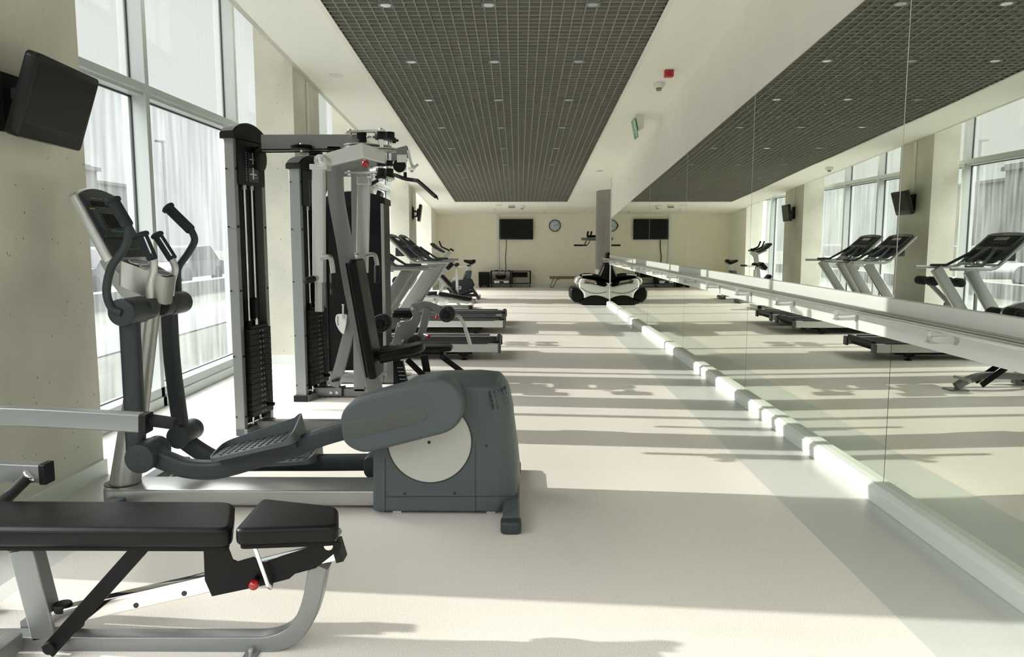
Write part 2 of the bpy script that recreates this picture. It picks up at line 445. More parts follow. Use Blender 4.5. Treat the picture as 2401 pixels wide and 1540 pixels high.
# curtain wall: bays between mullions
MY = [-1.5, .45, 2.45, 4.43, 6.34, 8.34, 10.3, 12.2, 13.55, 15.06, 16.6, 18.2, 19.75, 21.3, 22.85]
for k in range(len(MY)-1):
    a, b = MY[k], MY[k+1]; c = Vector((XW, a, 0))
    w = bpy.data.objects.new('window_%d' % (k+1), None); COL.objects.link(w); w.location = c; w['kind'] = 'structure'; ORG = c.copy()
    m = M(); fw = .03
    m.box(XG-.07, XW, b-.032, b+.032, .163, 4.5)
    m.box(XG-.03, XG+.10, a+.032, b-.032, 2.572, 2.665)          # transom, deeper than the glass
    m.box(XG-.02, XW-.002, a+.032, b-.032, 2.60, 2.665)
    m.box(XG-.05, XW, a-.032, b+.032, .085, .163); m.box(XG-.05, XG+.02, a, b, 0, .1)
    m.obj('frame', 'alu', w, smooth=0, bevel=.003)
    M().box(XG-.05, XW+.014, a-.032, b+.032, 0, .085).obj('plinth', 'alu_white', w, smooth=0, bevel=.003)
    m = M()
    for (z0, z1) in ((.163, 2.572), (2.665, 4.5)):
        m.box(XG-.012, XG+.012, a+.032, a+.042, z0, z1); m.box(XG-.012, XG+.012, b-.042, b-.032, z0, z1)
        m.box(XG-.012, XG+.012, a+.032, b-.032, z0, z0+.008); m.box(XG-.012, XG+.012, a+.032, b-.032, z1-.01, z1)
    m.obj('gasket', 'gasket', w, smooth=0)
    M().box(XG-.004, XG+.004, a+.032, b-.032, .163, 2.572).obj('pane', 'dusty_glass', w, smooth=0)
    M().box(XG-.004, XG+.004, a+.032, b-.032, 2.665, 4.5).obj('upper_pane', 'frosted_glass', w, smooth=0)
    done()
struct(M().box(-3.4, XG+.0, MY[-1]+.03, YB, 0, 4.6).obj('wall_left', 'wall_paint', smooth=0))

# mirrors
JY = [-1.06, 1.47, 4.0, 6.54, 9.07, 11.6, 14.13, YE-.01]
for k in range(len(JY)-1):
    a, b = JY[k]+.003, JY[k+1]-.003
    vs = [(XM+q, y, z) for q in (0, .006) for (y, z) in ((a, .10), (b, .10), (b, 3.10-.0738*b), (a, 3.10-.0738*a))]
    m = M()._add(vs, [(0,1,2,3), (4,7,6,5), (0,4,5,1), (1,5,6,2), (2,6,7,3), (3,7,4,0)])
    o = m.obj('mirror_panel', 'mirror', smooth=0)
    tag(o, 'tall mirror panel on the right wall, %s from the camera' % (['partly out of frame, nearest'] + ORD)[k], 'mirror', 'mirror panels on the right wall')
# bright polished glass edges of the upper mirrors
m = M()
for y in JY[1:-1]: m.box(XM-.001, XM+.001, y-.0022, y+.0022, 1.103, 3.10-.0738*y)
struct(m.obj('trim_2', 'label_white', smooth=0))
struct(M().box(XM-.012, XM+.30, YE-.005, YE+.03, .10, ceil_z(YE)).obj('trim_3', 'white_plastic', smooth=0))
# white board behind the handrail
tag(M().box(1.948, XM-.001, YN+.2, YE, .890, 1.100).obj('backing_board', 'board_grey', smooth=0, bevel=.002), 'long pale grey board across the mirrors behind the handrail', 'board')
def board_rail():
    r = thing('handrail', (1.83, YN+.3, .99), 'long silver double handrail running along the mirror wall', 'handrail')
    M().tube([(1.83, YN+.3, 1.022), (1.83, YE+.25, 1.022)], .021, 16, ref=(1, 0, 0)).obj('rail', 'bright_steel', r)
    M().tube([(1.925, YN+.3, 1.022), (1.925, YE+.1, 1.022)], .010, 10, ref=(1, 0, 0)).obj('inner_rail', 'silver_paint', r)
    done()
board_rail()
BR = [2.37+1.002*k for k in range(15)]
p0 = None
for k, y in enumerate(BR):
    lab = 'clear plastic bracket under the handrail, %s from the camera' % ORD[k]
    if p0 is None:
        p0 = thing('rail_bracket', (1.948, y, .965), lab, 'bracket', 'clear brackets under the handrail'); 
        M().cyl((1.948, y, .962), (1.825, y, .962), .017, 16, .004).obj('arm', 'acrylic', p0)
        m = M().cyl((1.828, y, .955), (1.828, y, 1.002), .011, 12); m.cyl((1.828, y, .951), (1.828, y, .957), .02, 16); m.obj('post', 'acrylic', p0)
        M().cyl((1.9475, y, .962), (1.942, y, .962), .024, 16).obj('wall_plate', 'acrylic', p0)
        done()
    else: copy_tree(p0, (0, y-BR[0], 0), lab)

# ================================================================ ELLIPTICAL (foreground)
YE0, YEc = 3.64, 3.95
def pt(px, py, Y): return P(px, py, Y)
el = thing('elliptical_trainer', (-.9, YEc, 0), 'slate grey and silver elliptical trainer in the foreground beside the bench', 'elliptical trainer')
# floor beam
bm_ = XZ([(230, 1180), (885, 1180)], 3.84)
m = M(); zt, zb = .118, .022
outl = [(bm_[0][0]+.02, 3.86), (bm_[0][0]+.055, 3.83), (-.7, 3.83), (-.7, 4.07), (bm_[0][0]+.055, 4.07), (bm_[0][0]+.02, 4.04), (bm_[0][0]+.0, 3.99), (bm_[0][0]+.0, 3.91)]
m.slab(outl, zb, zt-.012, .012, 3); m.obj('floor_beam', 'silver_paint', el)
# front and rear stabilisers with rubber end caps
def stab(x, w, y0, y1, z):
    m = M().bar([(x, y0+.06, z), (x, y1-.06, z)], w, .05, ref=(1, 0, 0), r=.012); m.obj('stabiliser', 'slate', el)
    for a, b in ((y0, y0+.10), (y1-.10, y1)):
        c = M().slab(rounded([(x-w/2-.008, a), (x+w/2+.008, a), (x+w/2+.008, b), (x-w/2-.008, b)], .03, 4), 0.0, .062, .012, 3)
        c.obj('end_cap', 'slate_dark', el)
stab(P(1199, 1200, 3.72).x-.0, .085, 3.50, 4.55, .045)
stab(-2.10, .085, 3.40, 4.62, .045)
# mast
m = M(); a, b = P(290, 1157, 3.95), P(362, 640, 3.95)
rings = []
for t in [i/10 for i in range(11)]:
    c = a.lerp(b, t); rx = .082*(1-t)+.048*t; ry = .075*(1-t)+.05*t
    rings.append([c + Vector((rx*math.cos(q), ry*math.sin(q), 0)) for q in [2*math.pi*k/24 for k in range(24)]])
m.loft(rings); m.obj('mast', 'silver_paint', el)
m = M().cyl((a.x, 3.95, zt-.013), (a.x, 3.95, zt-.008), .092, 28); m.obj('mast_collar', 'gasket', el)
# drive housing
Yn = 3.77
hp = XZ([(873, 1200), (873, 985), (905, 948), (960, 918), (1030, 905), (1120, 903), (1172, 908), (1192, 935), (1204, 985), (1214, 1060), (1219, 1110), (1219, 1150), (1214, 1180), (1195, 1202)], Yn)
hp = rounded(hp, .02, 3)
m = M(); rings = []
def slice_(y, inset_r, inset_all, dz=0):
    out = []
    q = offset(hp, inset_all)
    xs = [p[0] for p in q]; x1 = max(xs)
    for x, z in q:
        f = max(0, (x - (x1-.22))/.22)
        out.append((x - inset_r*f**1.5, y, z + (dz if z > .5 else 0)))
    return out
for (dy, ir, ia, dz) in ((0, .10, .012, -.004), (.006, .085, .004, 0), (.03, .055, 0, .004), (.08, .022, 0, .016), (.14, .006, 0, .026), (.22, 0, 0, .03), (.32, .006, 0, .026), (.40, .03, 0, .012), (.45, .07, .004, 0), (.46, .09, .012, -.004)):
    rings.append(slice_(Yn+dy, ir, ia, dz))
m.loft(rings); hs = m.obj('drive_housing', 'slate', el, smooth=50)
# seams, screws, disc
def strip(pts, w, y, name, mt, par, th=.003):
    q = XZ(pts, y); M().bar([(x, y, z) for x, z in q], th, w).obj(name, mt, par)
for s_ in ([(903, 1072), (903, 1201)], [(1115, 1037), (1115, 1201)], [(903, 1165), (1215, 1163)]):
    strip(s_, .003, Yn-.0005, 'seam', 'slate_dark', hs)
for q in ((1141, 1045), (949, 1157), (1066, 1156)):
    c = P(q[0], q[1], Yn); M().cyl((c.x, Yn-.001, c.z), (c.x, Yn+.01, c.z), .0075, 12).obj('screw', 'gasket', hs)
for r_ in range(4):
    m = M(); cy_ = 921 + r_*11.2
    xe_ = P(1189 + (cy_-921)*.23, cy_, Yn).x
    for so, dy in ((.088, .005), (.066, .02), (.045, .045), (.028, .07), (.014, .105)):
        x, y = xe_-so, Yn+dy; z = P(1180, cy_, Yn).z
        m.box(x-.0045, x+.0045, y-.016, y+.03, z-.011, z+.011)
    m.obj('vent', 'gasket', hs, smooth=0)
c = P(1007, 1036, Yn-.006); rd = abs(P(1105, 1036, Yn).x - c.x)
M().lathe((c.x, Yn+.004, c.z), (0, -1, 0), [(rd+.007, 0), (rd+.007, .005), (rd, .006), (.001, .006)], 56).obj('disc_rim', 'gasket', el)
dk = M().lathe((c.x, Yn+.004, c.z), (0, -1, 0), [(rd, 0), (rd, .008), (rd-.004, .012), (.001, .012)], 56).obj('crank_disc', 'disc_grey', el)
c2 = P(1006, 1037, Yn-.01); M().cyl((c2.x, Yn-.0095, c2.z), (c2.x, Yn-.006, c2.z), .0085, 14).obj('screw', 'gasket', dk)
# crank cover (pill) on the near side
Yp = 3.56
pill = XZ([(797, 987), (805, 962), (824, 943), (852, 932), (930, 910), (1000, 893), (1032, 889), (1060, 899), (1079, 922), (1087, 950), (1084, 978), (1069, 1000), (1045, 1016), (1000, 1028), (930, 1046), (880, 1058), (853, 1062), (828, 1055), (810, 1042), (801, 1025)], Yp)
pill = [tuple(v) for v in catmull(pill, 3, True)]
cc = M().rprism(pill, Yp, Yp+.17, .022, 5).obj('crank_cover', 'slate', el, smooth=60)
ins = XZ([(801, 990), (975, 954), (990, 955), (1001, 964), (1003, 976), (995, 987), (980, 993), (812, 1032)], Yp-.001)
M().rprism(rounded(ins, .02, 3), Yp-.002, Yp+.01, .001, 2).obj('cover_inlay', 'slate_olive', cc)
# pedal arms
def parm(pts, Y, name='pedal_arm', w=.075, h=.092):
    q = [P(a, b, Y) for a, b in pts]; q = catmull(q, 5)
    return M().bar(q, w, h, r=.025).obj(name, 'slate_dark', el)
parm([(350, 1066), (385, 1078), (430, 1095), (478, 1101), (530, 1096), (620, 1070), (700, 1045), (760, 1022), (830, 1002)], 3.66)
parm([(430, 1030), (470, 1058), (510, 1078), (560, 1084), (640, 1084), (740, 1084), (880, 1083)], 4.24)
# far crank cover
far = XZ([(858, 1068), (868, 1062), (900, 1062), (900, 1125), (882, 1122), (868, 1112), (859, 1100)], 4.25)
M().rprism(rounded(far, .01), 4.17, 4.32, .01).obj('crank_cover', 'slate_dark', el)
# pedals
def pedal(c0, c1, Y, w):
    a, b = P(*c0, Y), P(*c1, Y); L = (b-a).length; d = (b-a).normalized(); n = Vector((-d.z, 0, d.x))
    if n.z < 0: n = -n
    mt = Matrix((( d.x, 0, n.x, a.x), (0, 1, 0, Y), (d.z, 0, n.z, a.z), (0, 0, 0, 1)))
    o = rounded([(0, -.0), (0, w), (L, w), (L, 0)], [.07, .07, .05, .05], 6)
    pd = M().slab(o, 0, .02, .006, 2, mt).obj('pedal', 'slate', el)
    rim = offset(o, -.004); inn = offset(o, .004); m = M()
    k = len(o)
    def hgt(x, y=0): return .016 + (max(0, y)/w)*(.03 + .035*x/L) + .03*max(0, (x/L-.85)/.15)
    rr = []
    for i in range(k):
        h = hgt(o[i][0], o[i][1])
        rr.append([mt @ Vector((rim[i][0], rim[i][1], 0)), mt @ Vector((rim[i][0], rim[i][1], h)), mt @ Vector((inn[i][0], inn[i][1], h)), mt @ Vector((inn[i][0], inn[i][1], .01))])
    for i in range(k):
        j = (i+1) % k; m._add(rr[i]+rr[j], [(0, 1, 5, 4), (1, 2, 6, 5), (2, 3, 7, 6)])
    m.obj('pedal_rim', 'slate', pd)
    m = M()
    for i in range(9):
        for j in range(6):
            x, y = .06+i*(L-.12)/8, .03+j*(w-.06)/5 
            m.cyl(mt @ Vector((x, y, .02)), mt @ Vector((x, y, .024)), .009, 8)
    m.obj('pedal_grip', 'slate_dark', pd)
    M().bar([mt @ Vector((.03, w*.5, -.02)), mt @ Vector((L-.02, w*.5, -.02))], .09, .035).obj('pedal_bracket', 'slate_dark', pd)
pedal((487, 1086), (690, 1040), 3.53, .24)
pedal((555, 1098), (735, 1088), 4.14, .24)
# lower pivots
for (px, py, y0, y1) in ((325, 1077, 3.57, 3.72), (416, 1026, 4.14, 4.30)):
    c = P(px, py, y0); r0 = .072 if y0 < 4 else .066
    pv = M().cyl((c.x, y0, c.z), (c.x, y1, c.z), r0, 32, .006).obj('lower_pivot', 'slate_dark', el)
    M().cyl((c.x, y0-.001, c.z+.02), (c.x, y0+.01, c.z+.02), .008, 12).obj('screw', 'gasket', pv)
    M().cyl((c.x, y1+.001, c.z), (c.x, y1+.06, c.z), r0*.93, 32, .006).obj('pivot_bearing', 'slate_dark', pv)
# swing arms
for (pts, y) in (([(303, 740), (312, 900), (320, 1062)], 3.69), ([(396, 720), (404, 850), (424, 1000)], 4.20)):
    q = [P(a, b, y) for a, b in pts]
    M().bar(catmull(q, 6), .06, .092 if y < 4 else .085, r=.024).obj('swing_arm', 'slate_dark', el)
# upper pivot tube
ca = P(283, 733, 3.60)
for (y0, y1, r0) in ((3.60, 3.80, .066), (4.08, 4.27, .062)):
    M().cyl((ca.x, y0, ca.z), (ca.x, y1, ca.z), r0, 32, .006).obj('upper_pivot', 'slate_dark', el)
for (y0, y1) in ((3.79, 3.90), (4.0, 4.09)):
    M().lathe((ca.x, y0, ca.z), (0, 1, 0), [(.052, 0), (.06, .02), (.058, y1-y0-.02), (.045, y1-y0)], 28).obj('hub', 'slate_dark', el)
# moving handles
def grip(a, b, r, par, nm='grip', mt='foam'):
    a, b = Vector(a), Vector(b); L = (b-a).length
    return M().lathe(a, b-a, [(r*.9, 0), (r, .006), (r, L-.022), (r*1.28, L-.018), (r*1.32, L-.006), (r*1.05, L), (.001, L)], 20).obj(nm, mt, par)
for (pts, Y, g0, g1) in (([(286, 733), (262, 722), (250, 680), (262, 625), (290, 585), (302, 545), (296, 522)], 3.60, (300, 530), (262, 466)),
                         ([(418, 700), (417, 660), (418, 628), (440, 595), (456, 565), (450, 543), (442, 532)], 4.28, (448, 540), (391, 484))):
    q = [P(a, b, Y) for a, b in pts]; h = M().tube(catmull(q, 8), .0195, 14).obj('moving_handle', 'slate_dark', el)
    grip(P(*g0, Y), P(*g1, Y), .0285, h)
# fixed handles
for (pts, Y, g0, g1) in (([(352, 705), (352, 670), (360, 635), (361, 610)], 3.80, (358, 608), (331, 545)), ([(400, 700), (404, 660), (411, 630), (402, 606)], 4.08, (405, 608), (366, 547))):
    q = [P(a, b, Y) for a, b in pts]; h = M().tube(catmull(q, 6), .0185, 14).obj('fixed_handle', 'light_silver', el)
    g_ = grip(P(*g0, Y), P(*g1, Y), .026, h)
    a, b = P(*g0, Y), P(*g1, Y); d = (a-b).normalized()
    M().bar([b.lerp(a, .2)+Vector((.010, -.0155, .004)), b.lerp(a, .9)+Vector((.010, -.0155, .004))], .014, .016).obj('pulse_sensor', 'chrome', g_)
    M().cyl(P(pts[0][0], pts[0][1]+2, Y)-Vector((0, 0, .06)), P(pts[0][0], pts[0][1]-6, Y), .034, 20, .008).obj('handle_collar', 'slate_dark', el)
# neck and tray
nk = XZ([(240, 608), (262, 612), (300, 650), (330, 672), (352, 690), (352, 722), (320, 712), (290, 690), (272, 664)], 3.95)
M().prism(rounded(nk, .02, 3), 3.91, 3.99).obj('neck', 'silver_paint', el, bevel=.004)
tr = XZ([(292, 607), (388, 654), (386, 722), (350, 705), (290, 668)], 3.88)
m = M(); 
top = XZ([(290, 606), (388, 652)], 3.88); bot = XZ([(284, 664), (381, 716)], 3.88)
def trp(y0, y1, z_off=0):
    return rounded([(0, y0), (0, y1), (1, y1), (1, y0)], 0)
tl = Vector((top[0][0], 0, top[0][1])); tr_ = Vector((top[1][0], 0, top[1][1])); bl = Vector((bot[0][0], 0, bot[0][1])); br = Vector((bot[1][0], 0, bot[1][1]))
ou = rounded([(0, 3.80), (0, 4.10), (1, 4.01), (1, 3.89)], [.12, .12, .05, .05], 6)
r1 = [tl.lerp(tr_, u)+Vector((0, y, 0)) for u, y in ou]; r0 = [bl.lerp(br, u)+Vector((0, (y-3.95)*.85+3.95, 0)) for u, y in ou]
ou2 = offset(ou, .03); 
def sc(k): return [tl.lerp(tr_, .5+(u-.5)*k)+Vector((0, 3.95+(y-3.95)*k, 0)) for u, y in ou]
i1 = [v+Vector((0, 0, .0)) for v in sc(.94)]; 
m.loft([r0, r1, i1, [v-Vector((0, 0, .02)) for v in sc(.90)]]); ty = m.obj('cup_tray', 'silver_paint', el, smooth=45)
nrm = (tr_-tl).cross(Vector((0, 1, 0))).normalized()
if nrm.z < 0: nrm = -nrm
for u, w, y in ((.20, .15, 3.95), (.47, .085, 3.93), (.78, .12, 3.95)):
    c_ = tl.lerp(tr_, u)+Vector((0, y, 0))+nrm*.0005; dx_ = (tr_-tl)
    def ell(k, h): return [c_ + dx_*(w*k*math.cos(q)) + Vector((0, .078*k*math.sin(q)*(1.15-.35*u), 0)) + nrm*h for q in [2*math.pi*i/24 for i in range(24)]]
    rim_ = M().loft([ell(1.06, 0), ell(1.04, .004), ell(.97, .004), ell(.95, .001)]).obj('cup_holder', 'light_silver', ty)
    M().loft([ell(.95, .0015), ell(.94, .002)]).obj('cup_recess', 'slate_dark', rim_)
M().cyl(P(362, 655, 3.95), P(364, 700, 3.95), .062, 28, .004).obj('mast_top', 'light_silver', el)
# console
fa, fb = P(170, 436, 3.76), P(263, 610, 3.76); ba = P(150, 452, 3.76)
u = (fb-fa); L = u.length; u.normalize(); n = Vector((-u.z, 0, u.x)); 
if n.x < 0: n = -n
th = abs((ba-fa).dot(n)); Wc = .40
mt = Matrix(((0, u.x, n.x, fa.x), (1, 0, 0, 3.76), (0, u.z, n.z, fa.z), (0, 0, 0, 1)))   # local x = across (Y), y = down the face, z = out
def cbody(inset=0):
    pts = [(inset, .035+inset)]
    for k in range(13):
        t = k/12; pts.append((inset+(Wc-2*inset)*t, inset + .035 - .045*math.sin(math.pi*t)**.8))
    pts[-1] = (Wc-inset, .035+inset)
    pts += [(Wc-inset-.01, L-inset), (inset+.01, L-inset)]
    return rounded(pts[1:], .022, 3)
cs = M().slab(cbody(), -th, -.004, .014, 4, mt).obj('console', 'light_silver', el)
M().slab(cbody(.012), -.006, .003, .002, 2, mt).obj('console_face', 'slate_dark', cs)
def cpanel(x0, x1, y0, y1, z, name, mtn, r=.003, th_=.002):
    return M().slab(rounded([(x0, y0), (x1, y0), (x1, y1), (x0, y1)], r, 3), z-.001, z+th_, .0008, 1, mt).obj(name, mtn, cs)
cpanel(.08, .30, .075, .105, .003, 'display', 'glass_display'); cpanel(.13, .265, .145, .225, .003, 'display', 'glass_display', .008)
cpanel(.035, .10, .125, .245, .003, 'level_chart', 'slate_dark')
m = M()
for i in range(9):
    for j in range(3):
        if j == 0: continue
        x, y = .05+j*.018, .135+i*.0125; m._add([mt @ Vector((x+a, y+b, .0062)) for a, b in ((-.003, -.002), (.003, -.002), (.003, .002), (-.003, .002))], [(0, 1, 2, 3)])
m.obj('level_marks', 'label_blue', cs, smooth=0)
cpanel(.04, .085, .117, .124, .004, 'level_marks', 'label_yellow', .001)
m = M()
for (x0, x1, y) in ((.13, .19, .235), (.13, .26, .243)):
    m._add([mt @ Vector((a, b, .005)) for a, b in ((x0, y), (x1, y), (x1, y+.003), (x0, y+.003))], [(0, 1, 2, 3)])
m.obj('printed_line', 'label_green', cs, smooth=0)
m = M()
for (x0, x1, y) in ((.1, .16, .058), (.17, .2, .06), (.23, .28, .058), (.15, .2, .345), (.21, .26, .345), (.27, .32, .345), (.18, .22, .325)):
    m._add([mt @ Vector((a, b, .0045)) for a, b in ((x0, y), (x1, y), (x1, y+.004), (x0, y+.004))], [(0, 1, 2, 3)])
m.obj('printed_line', 'label_grey', cs, smooth=0)
for (x, y, mtn, r_) in ((.29, .15, 'label_grey', .01), (.305, .17, 'label_grey', .01), (.315, .20, 'label_green', .012), (.325, .225, 'label_grey', .01)):
    M().cyl(mt @ Vector((x, y, .002)), mt @ Vector((x, y, .007)), r_, 16, .001).obj('button', mtn, cs)
m = M().slab([(.03, .27), (Wc-.03, .27), (Wc-.035, .285), (.035, .285)], .002, .016, .003, 2, mt); m.obj('book_ledge', 'slate_dark', cs)
M().box(P(362, 1130, 4.3).x, P(380, 1130, 4.3).x, 4.25, 4.26, 0, .001).obj('floor_pad', 'rubber', el)
for x in (940, 1160):
    c = P(x-10, 1203, 3.80); M().box(c.x-.02, c.x+.025, 3.80, 3.86, .0, .022).obj('foot', 'white_plastic', el, smooth=0)
done()

# ================================================================ ADJUSTABLE BENCH (foreground)
Yb0, Yb1, Ybc = 2.45, 2.515, 2.483
be = thing('weight_bench', (-1.2, Ybc, 0), 'flat adjustable weight bench with black vinyl pads in the foreground', 'weight bench')
def bpath(pts, Y, n=6): return catmull([P(a, b, Y) for a, b in pts], n)
fr = [(-160, 1502), (0, 1502), (300, 1503), (560, 1503), (640, 1500), (690, 1480), (718, 1445), (735, 1400), (748, 1335), (754, 1318)]
M().bar(catmull([P(a, b, Ybc)+Vector((0, 0, 0)) for a, b in fr], 5), .065, .062, r=.006).obj('base_tube', 'grey_steel', be)
a = P(-60, 1520, 2.3)
M().bar([P(33, 1502, 2.44)+Vector((0, -.55, 0)), P(33, 1502, 2.44)], .06, .06, ref=(1, 0, 0), r=.006).obj('cross_tube', 'grey_steel', be)
M().bar([P(33, 1502, 2.44)+Vector((0, .08, 0)), P(33, 1502, 2.44)+Vector((0, .22, 0))], .06, .06, ref=(1, 0, 0), r=.006).obj('cross_tube', 'grey_steel', be)
pc = M().bar([P(115, 1486, Ybc), P(62, 1283, Ybc)], .065, .085, r=.006).obj('post', 'grey_steel', be)
c = P(62, 1283, Ybc); M().box(c.x-.045, c.x+.045, Yb0, Yb1, c.z-.001, c.z+.012).obj('post_cap', 'black_plastic', pc, bevel=.003)
M().bar([P(120, 1448, Ybc), P(470, 1368, Ybc), P(792, 1288, Ybc)], .05, .058, r=.004).obj('slide_rail', 'chrome', be)
for q in ((319, 1419), (432, 1391)):
    c = P(*q, Ybc-.025); M().cyl((c.x, c.y-.002, c.z), (c.x, c.y+.01, c.z), .009, 14).obj('pin_hole', 'gasket', be)
a, b = P(787, 1290, Ybc), P(803, 1286, Ybc); M().bar([a, b], .062, .07, r=.005).obj('end_cap', 'black_plastic', be)
for y in (2.405, 2.545):
    M().bar([P(112, 1527, y), P(335, 1278, y)], .012, .052, r=.004).obj('strut', 'black_steel', be)
c0 = P(114, 1521, 2.39); M().cyl((c0.x, 2.385, c0.z), (c0.x, 2.57, c0.z), .021, 20, .004).obj('pivot_bolt', 'black_plastic', be)
c = P(148, 1432, Ybc); M().cyl((c.x, c.y, c.z), (c.x, c.y, c.z+.03), .03, 20, .006).obj('pivot_knob', 'black_plastic', be)
c0 = P(310, 1281, 2.39); M().cyl((c0.x, 2.385, c0.z), (c0.x, 2.57, c0.z), .018, 16, .003).obj('pivot_bolt', 'black_plastic', be)
brk = [(477, 1281), (500, 1268), (524, 1255), (545, 1312), (556, 1317), (594, 1306), (612, 1322), (660, 1304), (772, 1270), (800, 1272), (800, 1285), (740, 1332), (692, 1345), (678, 1357), (620, 1372), (497, 1398), (480, 1360)]
for y in (2.425, 2.535):
    M().prism(XZ(brk, y), y, y+.006).obj('bracket', 'black_steel', be, smooth=0)
M().bar([P(515, 1285, Ybc), P(500, 1245, Ybc)], .09, .05).obj('hinge_block', 'black_steel', be)
kb = P(595, 1371, 2.39); k_ = M().cyl(kb, (kb.x+.0, 2.43, kb.z+.01), .009, 12).obj('plunger', 'black_steel', be)
M().sphere(kb, .0175, 18).obj('knob', 'red', k_)
M().tube([P(595, 1278, 2.395), P(629, 1372, 2.395), P(634, 1378, 2.41), P(650, 1340, 2.47)], .0068, 10).obj('adjust_lever', 'chrome', be)
# back pad
zp = P(300, 1245, 2.365).z
outl = rounded([(-2.02, 2.355), (-2.02, 2.625), (P(545, 1195, 2.6).x, 2.625), (P(548, 1243, 2.37).x, 2.355)], [.05, .05, .055, .055], 6)
bp = M().slab(outl, zp-.056, zp+.012, .018, 5).obj('back_pad', 'black_vinyl', be, smooth=60)
M().slab(offset(outl, .012), zp-.07, zp-.054, .004, 2).obj('pad_board', 'black_matt', be)
m = M(); q = [Vector((x, y, zp-.002)) for x, y in offset(outl, -.0006)]; m.tube(q+[q[0]], .0014, 5, ref=(0, 0, 1)); m.obj('stitching', 'black_matt', bp)
M().box(-1.95, P(520, 1285, 2.48).x, 2.44, 2.53, zp-.095, zp-.07).obj('pad_rail', 'black_steel', be)
# seat pad
zs = P(660, 1240, 2.375).z
outs = rounded([(P(552, 1243, 2.37).x, 2.35), (P(618, 1192, 2.62).x-.02, 2.66), (P(790, 1212, 2.55).x, 2.575), (P(800, 1236, 2.42).x, 2.385)], [.035, .04, .04, .04], 5)
# tilt slightly so the front rises
Lx = outs
m = M(); m.slab(outs, zs-.052, zs+.008, .017, 5)
m.obj('seat_pad', 'black_vinyl', be, smooth=60)
M().slab(offset(outs, .012), zs-.066, zs-.05, .004, 2).obj('pad_board', 'black_matt', be)
c = P(775, 1272, 2.45); M().cyl((c.x, 2.42, c.z), (c.x, 2.55, c.z), .016, 16, .003).obj('seat_pivot', 'bright_steel', be)
# floor lugs
c = P(590, 1528, 2.44); lg = M().box(c.x-.022, c.x+.026, 2.40, 2.46, 0, .007).obj('floor_lug', 'grey_steel', be, bevel=.003)
M().cyl((c.x, 2.43, .007), (c.x, 2.43, .022), .008, 10).obj('bolt', 'bright_steel', lg)
done()

# ================================================================ LEG-HOLD MACHINE AT THE LEFT EDGE
lm = thing('exercise_machine', (-2.15, 2.78, 0), 'grey tubular exercise machine cut off at the left edge, behind the flat bench', 'exercise machine')
Ya = 2.66
up = M().bar(catmull([P(336, 990, Ya), P(200, 982, Ya), P(60, 975, Ya), P(-10, 976, Ya), P(-70, 1000, Ya), P(-110, 1060, Ya), P(-130, 1200, Ya), P(-150, 1560, Ya)], 6), .055, .065, r=.005).obj('upper_arm', 'grey_steel', lm)
M().bar([P(334, 990, Ya), P(350, 991, Ya)], .06, .07, r=.006).obj('end_cap', 'black_plastic', up)
a, b = P(347, 984, Ya+.02), P(390, 990, Ya+.02)
M().lathe(a, b-a, [(.020, -.02), (.023, .0), (.023, .085), (.020, .10), (.011, .108), (.001, .11)], 18).obj('grip', 'rubber', up)
Yl = 2.74
lo = M().bar([P(104, 1108, Yl), P(-150, 1098, Yl), P(-150, 1098, Yl)-Vector((.12, 0, -.01))], .055, .07, r=.005).obj('lower_arm', 'grey_steel', lm)
M().bar([P(103, 1108, Yl), P(116, 1108, Yl)], .062, .078, r=.006).obj('end_cap', 'black_plastic', lo)
a = P(72, 1112, Yl-.03); b = P(14, 1170, Yl-.06)
M().cyl(a, a.lerp(b, .08), .026, 24, .003).obj('collar', 'chrome', lo)
M().cyl(a.lerp(b, .07), b.lerp(a, -.5), .021, 24, .004).obj('foam_roller', 'rubber', lo)
x = P(-140, 1100, Ya).x
M().bar([(x-.20, Ya+.05, .035), (x+.12, Ya+.05, .035)], .06, .06, r=.005).obj('base_tube', 'grey_steel', lm)
M().bar([(x-.2, Ya+.02, .035), (x-.2, Ya+.40, .035)], .06, .06, ref=(1, 0, 0), r=.005).obj('base_tube', 'grey_steel', lm)
M().bar([(x-.15, Yl, .06), (x-.15, Yl, .62)], .06, .06, r=.005).obj('post', 'grey_steel', lm)
done()

